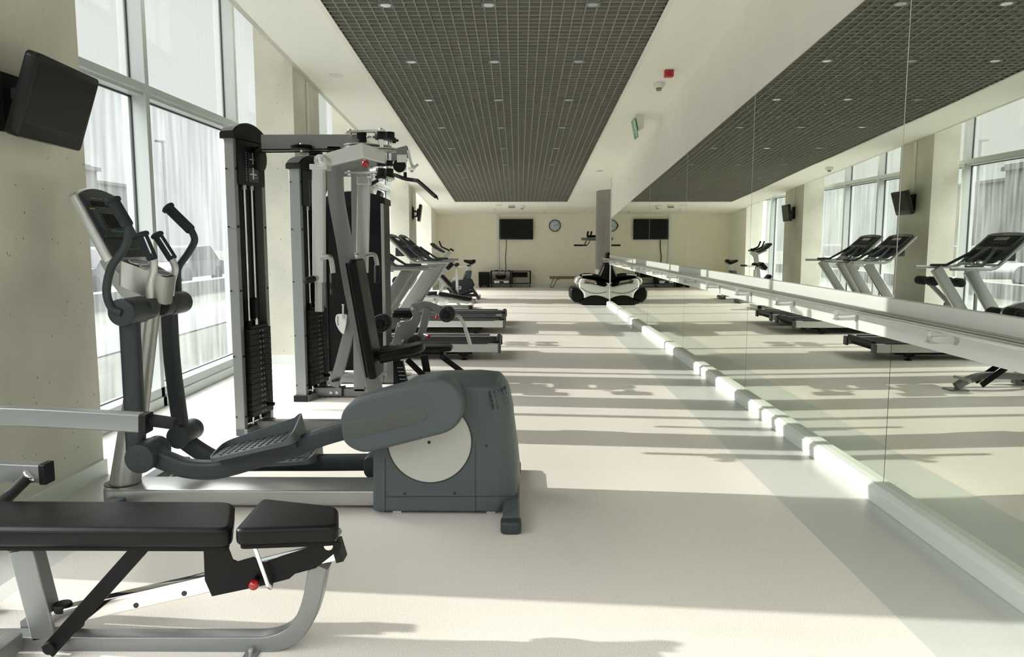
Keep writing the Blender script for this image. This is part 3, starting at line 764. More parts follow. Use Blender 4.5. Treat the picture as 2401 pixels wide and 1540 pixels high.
# ================================================================ PEC FLY MACHINE (first weight tower, arms, seat)
def tower(root, X0, Y0, X1, Y1, ztop, near_px=None, shroud_drop=.36, plates=15, stack_top=.80, nw=.075, foot=False):
    """two uprights joined by a black cover, rods and plates between them; the open side faces +X"""
    n0 = Vector((X0, Y0, 0)); n1 = Vector((X1, Y1, 0)); d = (n1-n0).normalized(); s = Vector((d.y, -d.x, 0))
    mt = Matrix(((s.x, d.x, 0, n0.x), (s.y, d.y, 0, n0.y), (0, 0, 1, 0), (0, 0, 0, 1))); Ld = (n1-n0).length
    def bx(m, a0, a1, b0, b1, z0, z1): return m.box(a0, a1, b0, b1, z0, z1, mt)
    u1 = bx(M(), -nw, 0, 0, .04, .0, ztop-.03).obj('upright', 'grey_steel', root, bevel=.003)
    u2 = bx(M(), -nw, 0, Ld-.04, Ld, .0, ztop-.03).obj('upright', 'grey_steel', root, bevel=.003)
    for u, b in ((u1, 0.0), (u2, Ld-.04)):
        m = M()
        for z in (.14, .58, 1.05, 1.5, 1.9):
            m.cyl(mt @ Vector((.0, b+.02, z)), mt @ Vector((.006, b+.02, z)), .009, 12, .002)
            if b == 0: m.cyl(mt @ Vector((-nw+.012, -.0, z)), mt @ Vector((-nw+.012, -.006, z)), .006, 10, .001)
        m.obj('bolt', 'black_plastic', u)
    bx(M(), -nw+.004, -nw+.012, .03, Ld-.03, .06, ztop-.1).obj('rear_cover', 'black_plastic', root)
    bx(M(), -nw, .02, .0, Ld, .0, .055).obj('base_plate', 'grey_steel', root, bevel=.003)
    # arched cap
    m = M(); rings = []
    for k in range(13):
        t = k/12; b = -.015 + t*(Ld+.03); h = ztop + .075*math.sin(math.pi*min(1, t*1.0))**.7
        rings.append([mt @ Vector(q) for q in ((-nw-.02, b, ztop-.05), (.02, b, ztop-.05), (.02, b, h-.012), (.008, b, h), (-nw-.008, b, h), (-nw-.02, b, h-.012))])
    m.loft(rings); cp = m.obj('top_cap', 'black_plastic', root, smooth=30)
    pl = bx(M(), .0, .012, .03, Ld-.02, ztop-shroud_drop, ztop-.05).obj('placard', 'black_plastic', root, bevel=.004)
    bx(M(), .0125, .0135, Ld*.40, Ld*.72, ztop-.13-.10, ztop-.13).obj('diagram', 'label_navy', pl)
    bx(M(), .0125, .0135, Ld*.40, Ld*.72, ztop-.235-.10, ztop-.235).obj('diagram', 'label_navy', pl)
    m = M()
    for zc in (ztop-.18, ztop-.285):
        bx(m, .0137, .0142, Ld*.53, Ld*.57, zc-.03, zc+.035); bx(m, .0137, .0142, Ld*.44, Ld*.66, zc+.0, zc+.008)
        m.cyl(mt @ Vector((.0137, Ld*.55, zc+.044)), mt @ Vector((.0143, Ld*.55, zc+.044)), .009, 10)
    m.obj('figure_drawing', 'label_white', pl, smooth=0)
    m = M()
    for zc in (ztop-.18, ztop-.285):
        for b in (.61, .67): bx(m, .0137, .0142, Ld*b, Ld*(b+.03), zc-.02, zc-.012)
    m.obj('figure_drawing', 'label_orange', pl, smooth=0)
    m = M()
    for k in range(11): bx(m, .0125, .0132, Ld*.325, Ld*.345, ztop-.33+k*.019, ztop-.33+k*.019+.012)
    m.obj('printed_line', 'label_grey', pl, smooth=0)
    # rods, carriage, plates
    ca = -.02
    for b in (.36, .60):
        r = M().cyl(mt @ Vector((ca, Ld*b, .06)), mt @ Vector((ca, Ld*b, ztop-shroud_drop)), .010, 12).obj('guide_rod', 'chrome', root)
        M().cyl(mt @ Vector((ca, Ld*b, stack_top)), mt @ Vector((ca, Ld*b, stack_top+.055)), .021, 14).obj('bushing', 'black_plastic', r)
        M().cyl(mt @ Vector((ca, Ld*b, ztop-shroud_drop-.03)), mt @ Vector((ca, Ld*b, ztop-shroud_drop)), .018, 14).obj('rod_collar', 'silver_paint', r)
    z0 = .13; h = (stack_top-z0)/plates
    for k in range(plates):
        p = bx(M(), -.065, .035, Ld*.14, Ld*.86, z0+k*h, z0+(k+1)*h-.0025).obj('weight_plate', 'black_plastic', root, bevel=.0015)
        m = M(); bx(m, .0352, .0356, Ld*.47, Ld*.51, z0+(k+.3)*h, z0+(k+.62)*h); bx(m, .0352, .0356, Ld*.56, Ld*.60, z0+(k+.3)*h, z0+(k+.62)*h); m.obj('weight_number', 'label_grey', p, smooth=0)
    bx(M(), -.05, .03, Ld*.2, Ld*.8, stack_top, stack_top+.02).obj('top_plate', 'black_plastic', root, bevel=.002)
    bx(M(), -.03, .01, Ld*.45, Ld*.53, stack_top+.02, stack_top+.06).obj('cable_yoke', 'chrome', root)
    bx(M(), -.035, .02, Ld*.44, Ld*.54, stack_top+.07, stack_top+.22).obj('pulley_block', 'black_plastic', root, bevel=.01)
    M().tube([mt @ Vector((-.01, Ld*.49, stack_top+.2)), mt @ Vector((-.01, Ld*.49, ztop-shroud_drop))], .004, 8, ref=(1, 0, 0)).obj('cable', 'black_matt', root)
    q = [mt @ Vector((.04, Ld*.50, stack_top-.02)), mt @ Vector((.045, Ld*.56, stack_top-.25)), mt @ Vector((.045, Ld*.62, .35)), mt @ Vector((.045, Ld*.70, .21))]
    M().tube(catmull(q, 6), .004, 7).obj('pin_tether', 'black_matt', root)
    M().cyl(mt @ Vector((.035, Ld*.68, .19)), mt @ Vector((.085, Ld*.68, .19)), .014, 12, .003).obj('selector_pin', 'black_plastic', root)
    w = bx(M(), .0005, .0012, Ld-.034, Ld-.008, .38, .72).obj('warning_label', 'label_white', u2, smooth=0)
    bx(M(), .0013, .0018, Ld-.034, Ld-.008, .70, .72).obj('warning_stripe', 'label_orange', w, smooth=0)
    return mt, Ld

pf = thing('pec_fly_machine', (-1.5, 5.5, 0), 'grey pec fly machine with silver hanging arms and a leaning black back pad', 'weight machine')
tower(pf, P(567, 800, 5.34).x-.0, 5.33, P(631, 800, 5.66).x, 5.70, 2.155, plates=16, stack_top=.77)
c = P(611, 372, 5.57); M().cyl((c.x-.02, 5.57, c.z), (c.x+.02, 5.57, c.z), .085, 28, .008).obj('pulley', 'black_plastic', pf)
# low base beam
M().bar([(-1.93, 5.50, .045), (P(905, 1015, 5.5).x, 5.50, .045)], .075, .075, r=.005).obj('base_beam', 'grey_steel', pf)
M().bar([(P(880, 1000, 5.5).x+.0, 5.1, .04), (P(880, 1000, 5.5).x, 5.9, .04)], .07, .07, ref=(1, 0, 0), r=.005).obj('base_beam', 'grey_steel', pf)
# top beam
a, b = P(612, 335, 5.46), P(838, 335, 5.46); zb_ = (P(620, 320, 5.46).z+P(620, 349, 5.46).z)/2
M().bar([(a.x, 5.5, zb_), (b.x, 5.5, zb_)], .075, .115, r=.005).obj('top_beam', 'grey_steel', pf)
for px in (750, 790, 865):
    c = P(px, 322, 5.5); M().cyl((c.x, 5.5, c.z-.003), (c.x, 5.5, c.z+.008), .02, 14, .003).obj('bolt', 'bright_steel', pf)
# bent upright
q = [P(786, 345, 5.5), P(787, 440, 5.5), P(793, 490, 5.5), P(806, 560, 5.5), P(834, 720, 5.5), P(884, 935, 5.5), P(898, 1008, 5.5)]
M().bar(catmull(q, 5), .075, .105, r=.006).obj('bent_upright', 'grey_steel', pf)
# short bracket beam under the pivots
a, b = P(797, 396, 5.46), P(862, 396, 5.46)
M().bar([(a.x, 5.5, a.z), (b.x, 5.5, b.z)], .07, .095, r=.005).obj('pivot_bracket', 'grey_steel', pf)
# pulleys, horizontal
def pulley(px, py, Y, r, h=.03, mt_='bright_steel', par=None, name='pulley'):
    c = P(px, py, Y)
    o = M().lathe((c.x, Y, c.z-h/2), (0, 0, 1), [(r*.3, -.002), (r, 0), (r, h*.25), (r*.88, h*.5), (r, h*.75), (r, h), (r*.3, h+.002)], 32).obj(name, mt_, par or pf)
    M().cyl((c.x, Y, c.z-h), (c.x, Y, c.z+h), .012, 12, .002).obj('axle', 'bright_steel', o); return o
pulley(848, 344, 5.36, .125, .026, 'silver_paint'); pulley(886, 346, 5.62, .10, .024, 'silver_paint'); pulley(900, 352, 5.3, .085, .024, 'silver_paint')
pulley(707, 346, 5.42, .075, .03, 'black_plastic'); pulley(724, 357, 5.6, .07, .026, 'silver_paint'); pulley(740, 362, 5.45, .05, .024, 'black_plastic')
for (y, pz) in ((5.40, 351), (5.58, 354), (5.44, 357)):
    a, b = P(600, pz, y), P(880, pz-3, y); M().tube([a, b], .0045, 8).obj('cable', 'black_matt', pf)
for (px, y) in ((893, 5.35), (912, 5.68)):
    a, b = P(px, 312, y), P(px, 425, y)
    M().cyl(b, a, .018, 16).obj('pivot_shaft', 'chrome', pf)
    for pz, r, h in ((318, .042, .05), (405, .034, .06), (415, .04, .02), (383, .03, .04)):
        c = P(px, pz, y); M().cyl((c.x, y, c.z-h/2), (c.x, y, c.z+h/2), r, 20, .004).obj('pivot_bearing', 'black_plastic', pf)
def plate_(pts, y0, y1, pz, th, mt_='bright_steel'):
    # a flat horizontal link between two points given by pixel columns
    a, b = P(pts[0], pz, y0), P(pts[1], pz, y1); b = Vector((b.x, y1, a.z))
    d = (b-a).normalized(); n = Vector((-d.y, d.x, 0))*.03
    q = rounded([tuple((a-n-d*.03).xy), tuple((b-n+d*.03).xy), tuple((b+n+d*.03).xy), tuple((a+n-d*.03).xy)], .028, 5)
    m = M(); m.loft([[Vector((x, y, a.z)) for x, y in q], [Vector((x, y, a.z+th)) for x, y in q]])
    for c in (a, b): m.cyl(c+Vector((0, 0, -.012)), c+Vector((0, 0, th+.012)), .014, 12, .002)
    return m.obj('link_plate', mt_, pf)
plate_((820, 893), 5.40, 5.35, 312, .014); plate_((885, 924), 5.5, 5.68, 324, .014, 'black_plastic'); plate_((818, 893), 5.40, 5.35, 408, .012); plate_((878, 915), 5.35, 5.68, 413, .012)
M().cyl(P(848, 350, 5.42), P(848, 311, 5.42), .035, 20, .003).obj('pivot_post', 'black_plastic', pf)
# near arm
Yr = 5.12
hor = [P(760, 378, Yr), P(805, 366, Yr), P(848, 354, Yr), P(860, 356, Yr), P(897, 368, Yr+.18)]
ar = M().bar([hor[0], hor[2], hor[4]], .06, .085, r=.006).obj('swing_arm', 'light_silver', pf)
c = P(757, 379, Yr-.03); k_ = M().cyl((c.x, Yr-.10, c.z), (c.x, Yr+.06, c.z), .042, 24, .004).obj('arm_hinge', 'light_silver', ar)
M().cyl((c.x, Yr-.106, c.z), (c.x, Yr-.099, c.z), .02, 16, .002).obj('bolt', 'bright_steel', k_)
M().box(c.x-.075, c.x+.04, Yr-.09, Yr+.04, c.z-.055, c.z-.02).obj('hinge_bracket', 'light_silver', ar, bevel=.004)
a, b = P(748, 398, Yr), P(749, 661, Yr)
vt = M().bar([a+Vector((.0, 0, .03)), b], .085, .072, r=.004).obj('hanging_arm', 'light_silver', pf)
M().bar([b, P(750, 1000, Yr).lerp(b, .80)], .05, .05, r=.004).obj('inner_tube', 'silver_paint', vt)
def bent_handle(p0, p1, p2, Y, gl, par):
    h = M().tube(catmull([P(*p0, Y), P(p1[0]-6, p0[1]-1, Y), P(*p1, Y), P(*p2, Y)], 8), .017, 14).obj('handle', 'silver_paint', par)
    a = P(*p2, Y); M().cyl(a, a-Vector((0, 0, gl)), .0235, 18, .006).obj('grip', 'rubber', h)
bent_handle((752, 604), (779, 622), (781, 640), Yr-.06, .145, vt)
a, b = P(742, 652, Yr-.05), P(716, 658, Yr-.14)
h_ = M().cyl(a, a.lerp(b, .25), .016, 14).obj('handle', 'silver_paint', vt); M().cyl(a.lerp(b, .2), b.lerp(a, -.08), .022, 18, .006).obj('grip', 'rubber', h_)
a = P(857, 384, 5.2); M().sphere(a, .026, 20).obj('knob', 'red', pf); M().cyl(a, a+Vector((0, .0, .05)), .008, 10).obj('pop_pin', 'bright_steel', pf)
# far arm
Yf = 5.86
c = P(853, 418, Yf); fa_ = M().box(c.x-.045, c.x+.05, Yf-.05, Yf+.05, c.z-.05, c.z+.04).obj('hinge_bracket', 'light_silver', pf, bevel=.006)
M().bar([P(856, 410, Yf), P(912, 400, 5.68)], .05, .06, r=.004).obj('swing_arm', 'light_silver', pf)
a, b = P(854, 426, Yf), P(849, 639, Yf)
vt = M().bar([a, b], .075, .085, r=.004).obj('hanging_arm', 'light_silver', pf)
M().bar([b, P(847, 700, Yf)], .05, .05, r=.004).obj('inner_tube', 'silver_paint', vt)
bent_handle((858, 598), (883, 612), (884, 622), Yf-.05, .135, vt)
c = P(841, 597, Yf-.05); M().cyl(c, c-Vector((.03, 0, 0)), .014, 14, .002).obj('pop_pin', 'bright_steel', vt)
# back pad, on the slanting upright: leans back to the left
Yq0, Yq1 = 5.30, 5.60
bk = XZ([(811, 610), (833, 606), (886, 888), (862, 893)], Yq0)
fx = Vector((1, 0, 0))
a, b = Vector((bk[0][0], 0, bk[0][1])), Vector((bk[3][0], 0, bk[3][1])); d = (b-a); L = d.length; d.normalize(); n = Vector((-d.z, 0, d.x)); 
if n.x < 0: n = -n
th = (Vector((bk[1][0], 0, bk[1][1]))-a).dot(n)
mt = Matrix(((0, d.x, n.x, a.x), (1, 0, 0, 0), (0, d.z, n.z, a.z), (0, 0, 0, 1)))
M().slab(rounded([(Yq0, 0), (Yq1+.02, 0), (Yq1+.02, L), (Yq0, L)], .045, 5), 0, th, .02, 4, mt).obj('back_pad', 'black_vinyl', pf, smooth=60)
M().slab([(Yq0+.02, .02), (Yq1, .02), (Yq1, L-.02), (Yq0+.02, L-.02)], -.014, .002, .003, 1, mt).obj('pad_board', 'black_matt', pf)
M().bar([P(838, 760, 5.5), P(838, 760, 5.5)+n*.10], .06, .06).obj('pad_bracket', 'grey_steel', pf)
# seat
a, b = P(884, 846, 5.33), P(990, 825, 5.33); d = (b-a).normalized(); L = (b-a).length; n = Vector((-d.z, 0, d.x))
mt = Matrix(((d.x, 0, n.x, a.x), (0, 1, 0, 0), (d.z, 0, n.z, a.z), (0, 0, 0, 1)))
M().slab(rounded([(0, 5.33), (0, 5.67), (L*.85, 5.63), (L, 5.56), (L, 5.42), (L*.85, 5.35)], .04, 5), -.012, .05, .02, 4, mt).obj('seat', 'black_vinyl', pf, smooth=60)
M().slab([(.01, 5.36), (.01, 5.64), (L*.9, 5.6), (L*.9, 5.4)], -.028, -.01, .004, 1, mt).obj('seat_board', 'black_matt', pf)
M().bar([P(934, 848, 5.5), P(952, 930, 5.5), P(958, 1010, 5.5)], .06, .07, r=.005).obj('seat_post', 'black_steel', pf)
m = M()
for k in range(9):
    c = P(938+k*1.9, 862+k*9, 5.46); m.box(c.x-.022, c.x+.022, 5.462, 5.466, c.z-.003, c.z+.003)
m.obj('height_marks', 'label_grey', pf, smooth=0)
M().bar([(P(870, 1000, 5.5).x, 5.5, .045), (P(975, 1000, 5.5).x, 5.5, .045)], .07, .07).obj('base_beam', 'grey_steel', pf)
done()

# ================================================================ LAT PULLDOWN (second weight tower)
lp = thing('lat_pulldown_machine', (-1.4, 6.7, 0), 'grey pulldown machine with a second weight tower and a curved black hanging bar', 'weight machine')
tower(lp, P(715, 800, 6.54).x, 6.53, P(769, 800, 6.95).x, 6.93, 2.06, plates=16, stack_top=.80, nw=.10)
c = P(690, 935, 6.52); M().box(c.x-.005, c.x+.115, 6.515, 6.58, 0, .055).obj('rubber_foot', 'rubber', lp, bevel=.004)
a, b = P(742, 919, 6.74), P(805, 918, 6.74)
fb_ = M().bar([(a.x, 6.74, .055), (b.x, 6.74, .055)], .10, .075, r=.005).obj('base_beam', 'grey_steel', lp)
M().bar([(b.x-.005, 6.74, .055), (b.x+.012, 6.74, .055)], .105, .08).obj('end_cap', 'black_plastic', fb_)
for px in (776, 790):
    c = P(px, 921, 6.68); M().cyl((c.x, 6.69, c.z), (c.x, 6.68, c.z), .016, 14, .003).obj('bolt', 'bright_steel', fb_)
st = M().bar([P(784, 905, 6.72), P(800, 850, 6.72), P(830, 735, 6.72)], .06, .095, r=.005).obj('strut', 'grey_steel', lp)
c = P(778, 893, 6.66); M().cyl((c.x, 6.66, c.z), P(796, 890, 6.66), .012, 12, .003).obj('foot_lever', 'black_plastic', lp)
fan = XZ([(789, 736), (814, 736), (812, 760), (806, 785), (797, 776), (790, 764), (786, 750)], 6.64)
fp = M().prism(rounded(fan, .02, 3), 6.63, 6.645).obj('range_plate', 'label_white', lp, bevel=.001)
for q in ((792, 743), (792, 747.5), (792, 752), (792, 756.5), (793, 761)):
    c = P(*q, 6.63); M().cyl((c.x, 6.629, c.z), (c.x, 6.632, c.z), .006, 10).obj('hole', 'gasket', fp)
c = P(804, 716, 6.62); M().cyl(c, P(804, 748, 6.62), .008, 10).obj('pull_pin', 'bright_steel', lp)
M().cyl(c, c+Vector((0, 0, .012)), .013, 12, .002).obj('pull_knob', 'bright_steel', lp)
# boom and pulleys
zb2 = P(930, 372, 6.74).z
M().bar([(P(745, 372, 6.74).x, 6.74, zb2-.05), (P(860, 375, 6.74).x, 6.74, zb2-.03), (P(958, 372, 6.74).x, 6.74, zb2+.06)], .075, .10, r=.005).obj('boom', 'grey_steel', lp)
M().bar([(P(838, 640, 6.74).x, 6.74, .06), (P(838, 400, 6.74).x, 6.74, zb2-.1)], .075, .10, r=.005).obj('front_upright', 'grey_steel', lp)
M().bar([(b.x, 6.74, .045), (P(940, 900, 6.74).x, 6.74, .045)], .075, .075, r=.005).obj('base_beam', 'grey_steel', lp)
c = P(944, 372, 6.69); M().box(c.x-.05, c.x+.035, 6.695, 6.70, c.z-.03, c.z+.035).obj('warning_label', 'label_white', lp, smooth=0)
c = P(937, 389, 6.74); pl = M().lathe((c.x, 6.72, c.z), (0, 1, 0), [(.02, 0), (.055, 0), (.055, .012), (.045, .02), (.055, .028), (.055, .04), (.02, .04)], 28).obj('pulley', 'black_plastic', lp)
a = P(957, 352, 6.70); 
M().bar(catmull([a, P(961, 372, 6.70), P(965, 385, 6.70), P(972, 391, 6.70), P(980, 385, 6.70)], 4), .008, .022).obj('hook_bracket', 'bright_steel', lp)
M().tube(catmull([P(962, 375, 6.74), P(965, 388, 6.74), P(972, 392, 6.74), P(979, 384, 6.74)], 4), .008, 8).obj('hook', 'black_plastic', lp)
c = P(950, 376, 6.74); M().sphere(c, .02, 14).obj('cable_stop', 'black_plastic', lp)
c1 = P(950, 403, 6.74)
m = M()
for k in range(3):
    cc = c.lerp(c1, .25+k*.25); m.tube([cc+Vector((.009*math.cos(t), (.0 if k % 2 else .0)+.009*math.sin(t)*(k % 2), .02*math.sin(t)*(1) )) for t in [2*math.pi*i/12 for i in range(13)]], .003, 6)
m.obj('chain', 'chrome', lp)
bar_ = [P(868, 433, 6.9), P(903, 413, 6.85), P(920, 409, 6.82), P(950, 419, 6.74), P(975, 423, 6.66), P(983, 427, 6.64), P(1018, 458, 6.56), P(1022, 462, 6.55)]
lb = M().tube(catmull(bar_, 5), .0165, 14).obj('pull_bar', 'rubber', lp)
c = P(950, 409, 6.74); M().box(c.x-.014, c.x+.014, 6.73, 6.75, c.z-.045, c.z+.02).obj('swivel', 'black_plastic', lb, bevel=.004)
# seat hidden behind, thigh pads
M().slab(rounded([(P(900, 800, 6.9).x, 6.55), (P(900, 800, 6.9).x, 6.9), (P(960, 800, 6.9).x, 6.9), (P(960, 800, 6.9).x, 6.55)], .03), .40, .45, .012).obj('seat', 'black_vinyl', lp)
M().bar([(P(930, 800, 6.74).x, 6.74, .03), (P(930, 800, 6.74).x, 6.74, .4)], .06, .06).obj('seat_post', 'black_steel', lp)
done()

# ================================================================ LEG EXTENSION MACHINE (black cabinet, rollers, bench)
le = thing('leg_extension_machine', (-1.4, 7.6, 0), 'leg machine with a tall black domed weight cabinet, padded bench and black foam rollers', 'weight machine')
Ys, Yt = 7.62, 7.95
xl, xr_ = P(766, 800, Ys).x, P(906, 800, Ys).x
zt_ = P(840, 470, Ys).z
M().box(xl, xr_, Ys, Yt, .09, zt_).obj('cabinet', 'black_plastic', le, bevel=.008)
m = M(); rings = []
for k in range(13):
    t = k/12; x = xl-.012+t*(xr_-xl+.024); h = zt_+.018+.075*math.sin(math.pi*t)**.75
    rings.append([Vector(q) for q in ((x, Ys-.012, zt_-.04), (x, Yt+.012, zt_-.04), (x, Yt+.012, h-.01), (x, Yt, h), (x, Ys, h), (x, Ys-.012, h-.01))])
m.loft(rings); m.obj('cabinet_cap', 'black_plastic', le, smooth=30)
wp = M().box(P(868, 600, Ys).x, P(896, 600, Ys).x, Ys-.006, Ys-.001, .18, zt_-.10).obj('side_window', 'screen', le, smooth=0)
M().box(P(865, 600, Ys).x, P(897, 600, Ys).x, Ys-.008, Ys-.006, P(880, 550, Ys).z, P(880, 492, Ys).z).obj('placard', 'black_matt', wp, smooth=0)
M().box(xl, P(826, 600, Ys).x, Ys-.008, Ys-.001, .12, zt_-.07).obj('rear_panel', 'black_matt', le, bevel=.003)
for x in (xl-.001, xr_-.03):
    M().box(x, x+.03, Ys-.02, Ys-.001, .0, zt_-.03).obj('upright', 'silver_paint' if x > xl else 'black_plastic', le, bevel=.003)
m = M()
for pz in (496, 534, 618, 800):
    c = P(765, pz, Ys-.02); m.cyl((xl+.014, Ys-.019, c.z), (xl+.014, Ys-.026, c.z), .007, 10)
m.obj('bolt', 'bright_steel', le)
for xx in (xl, xr_-.06):
    M().bar([(xx+.03, 7.35, .045), (xx+.03, 8.05, .045)], .07, .075, ref=(1, 0, 0), r=.004).obj('base_beam', 'grey_steel', le)
M().bar([(xl-.03, 7.40, .05), (P(1000, 880, 7.4).x, 7.40, .05)], .07, .08, r=.004).obj('base_beam', 'grey_steel', le)
def q_(x, y, Y=7.30): return (860+x/5.924, 640+y/5.924)
Yl = 7.28
def pp(x, y, Y=Yl): return P(*q_(x, y), Y)
pl_ = [q_(*c) for c in ((600, 490), (650, 455), (700, 495), (742, 600), (742, 665), (600, 950), (560, 1000), (345, 985), (392, 820), (430, 690), (600, 655), (640, 600))]
M().prism(rounded(XZ(pl_, Yl), .012, 3), Yl, Yl+.06).obj('side_plate', 'grey_steel', le, bevel=.003)
for c in ((630, 497), (450, 725), (505, 945)):
    a = pp(*c, Yl); M().cyl((a.x, Yl-.008, a.z), (a.x, Yl, a.z), .016, 14, .003).obj('bolt', 'bright_steel', le)
M().bar([pp(390, 980, Yl+.03), pp(355, 1110, Yl+.03), pp(330, 1480, Yl+.03)], .07, .085, r=.004).obj('lower_post', 'grey_steel', le)
M().bar([pp(630, 480, Yl+.04), pp(800, 445, Yl+.04), pp(870, 455, Yl+.04), pp(1110, 550, Yl+.04)], .05, .075, r=.004).obj('lever_arm', 'grey_steel', le)
M().bar([pp(840, 490, Yl-.01), pp(800, 700, Yl-.01), pp(745, 905, Yl-.01)], .05, .07, r=.004).obj('lever_arm', 'grey_steel', le)
def roller(cx, cy, r, y0, L, par=le):
    c = pp(cx, cy, y0)
    o = M().lathe((c.x, y0, c.z), (0, 1, 0), [(r*.42, .004), (r*.5, -.004), (r*.92, .0), (r, .012), (r, L-.012), (r*.9, L)], 28).obj('foam_roller', 'rubber', par)
    m = M()
    for k in range(14):
        t = 2*math.pi*k/14; m.box(c.x+r*.55, c.x+r*.88, y0-.006, y0-.002, c.z-.004, c.z+.004, Matrix.Translation(Vector((c.x, 0, c.z))) @ Matrix.Rotation(t, 4, 'Y') @ Matrix.Translation(Vector((-c.x, 0, -c.z))))
    m.obj('roller_rib', 'slate_dark', o, smooth=0)
    M().cyl((c.x, y0-.008, c.z), (c.x, y0+.01, c.z), r*.42, 20, .003).obj('roller_cap', 'black_plastic', o)
    M().cyl((c.x, y0+L, c.z), (c.x, y0+L+.1, c.z), r*.3, 12).obj('axle', 'bright_steel', o)
    return o
rr_ = .072
roller(185, 705, rr_+.01, 6.95, .16); roller(185, 705, rr_+.008, 7.35, .16)
roller(1105, 580, rr_, 7.0, .16); roller(1105, 580, rr_, 7.32, .16)
roller(640, 975, .06, 7.04, .18)
M().slab(rounded([(pp(330, 500).x, 7.34), (pp(630, 600).x, 7.34), (pp(630, 600).x, 7.66), (pp(330, 500).x, 7.66)], .03), pp(600, 640).z, pp(600, 530).z, .025, 4).obj('thigh_pad', 'black_vinyl', le, smooth=60)
for (a, b) in (((975, 590), (975, 620)), ((800, 850), (862, 877))):
    c = pp(*b, 7.18); k_ = M().cyl(pp(*a, 7.22), c, .009, 10).obj('pull_pin', 'bright_steel', le); M().sphere(c, .018, 14).obj('knob', 'red', k_)
ctb = [pp(1190, 590, 7.5), pp(1260, 592, 7.5), pp(1310, 640, 7.5), pp(1350, 720, 7.5), pp(1400, 870, 7.5), pp(1440, 1000, 7.5)]
M().tube(catmull(ctb, 5), .0185, 12).obj('side_handle', 'light_silver', le)
M().bar([pp(1230, 590, 7.5), pp(700, 560, 7.5)], .04, .04).obj('handle_bar', 'silver_paint', le)
# bench seat
y0 = 6.98
a, b = pp(405, 1075, y0), pp(1170, 1075, y0)
M().slab(rounded([(a.x, y0), (a.x, y0+.30), (b.x-.03, y0+.30), (b.x, y0+.24), (b.x, y0+.05)], .04, 5), pp(700, 1105, y0).z, pp(700, 1035, y0).z, .02, 4).obj('bench_pad', 'black_vinyl', le, smooth=60)
zb3 = pp(700, 1108, y0).z
M().box(a.x+.05, b.x-.08, y0+.1, y0+.2, zb3-.03, zb3).obj('pad_rail', 'black_steel', le)
for (p, q, yy, w) in (((560, 1200), (1010, 1640), y0+.10, .055), ((795, 1150), (860, 1500), y0+.16, .07), ((1050, 1165), (1800, 1730), y0+.05, .05), ((1050, 1165), (1800, 1730), y0+.24, .05)):
    a_, b_ = pp(*p, yy), pp(*q, yy)
    if b_.z < .06: b_ = a_.lerp(b_, (a_.z-.06)/(a_.z-b_.z))
    M().bar([a_, b_], .02, w, r=.004).obj('support_strut', 'black_steel', le)
c = pp(1040, 1168, y0+.03); M().cyl((c.x, y0+.02, c.z), (c.x, y0+.28, c.z), .02, 16, .003).obj('pivot_bolt', 'black_plastic', le)
fx_ = -.19
M().bar(catmull([(fx_, 7.12, .03), (fx_-.10, 7.12, .09), (fx_-.22, 7.12, .13), (fx_-.36, 7.12, .14), (fx_-.75, 7.12, .13)], 4), .06, .06, r=.004).obj('foot_tube', 'grey_steel', le)
M().slab(rounded([(fx_-.09, 7.04), (fx_+.09, 7.04), (fx_+.09, 7.20), (fx_-.09, 7.20)], .02), 0, .012, .003, 1).obj('foot_plate', 'grey_steel', le)
M().cyl((fx_-.06, 7.0, .10), (fx_-.06, 7.25, .10), .017, 14, .003).obj('cross_pin', 'silver_paint', le)
M().bar([(fx_-.72, 7.12, .13), (fx_-.9, 7.2, .05), (P(1000, 880, 7.4).x-.1, 7.40, .05)], .06, .06, r=.004).obj('base_beam', 'grey_steel', le)
done()

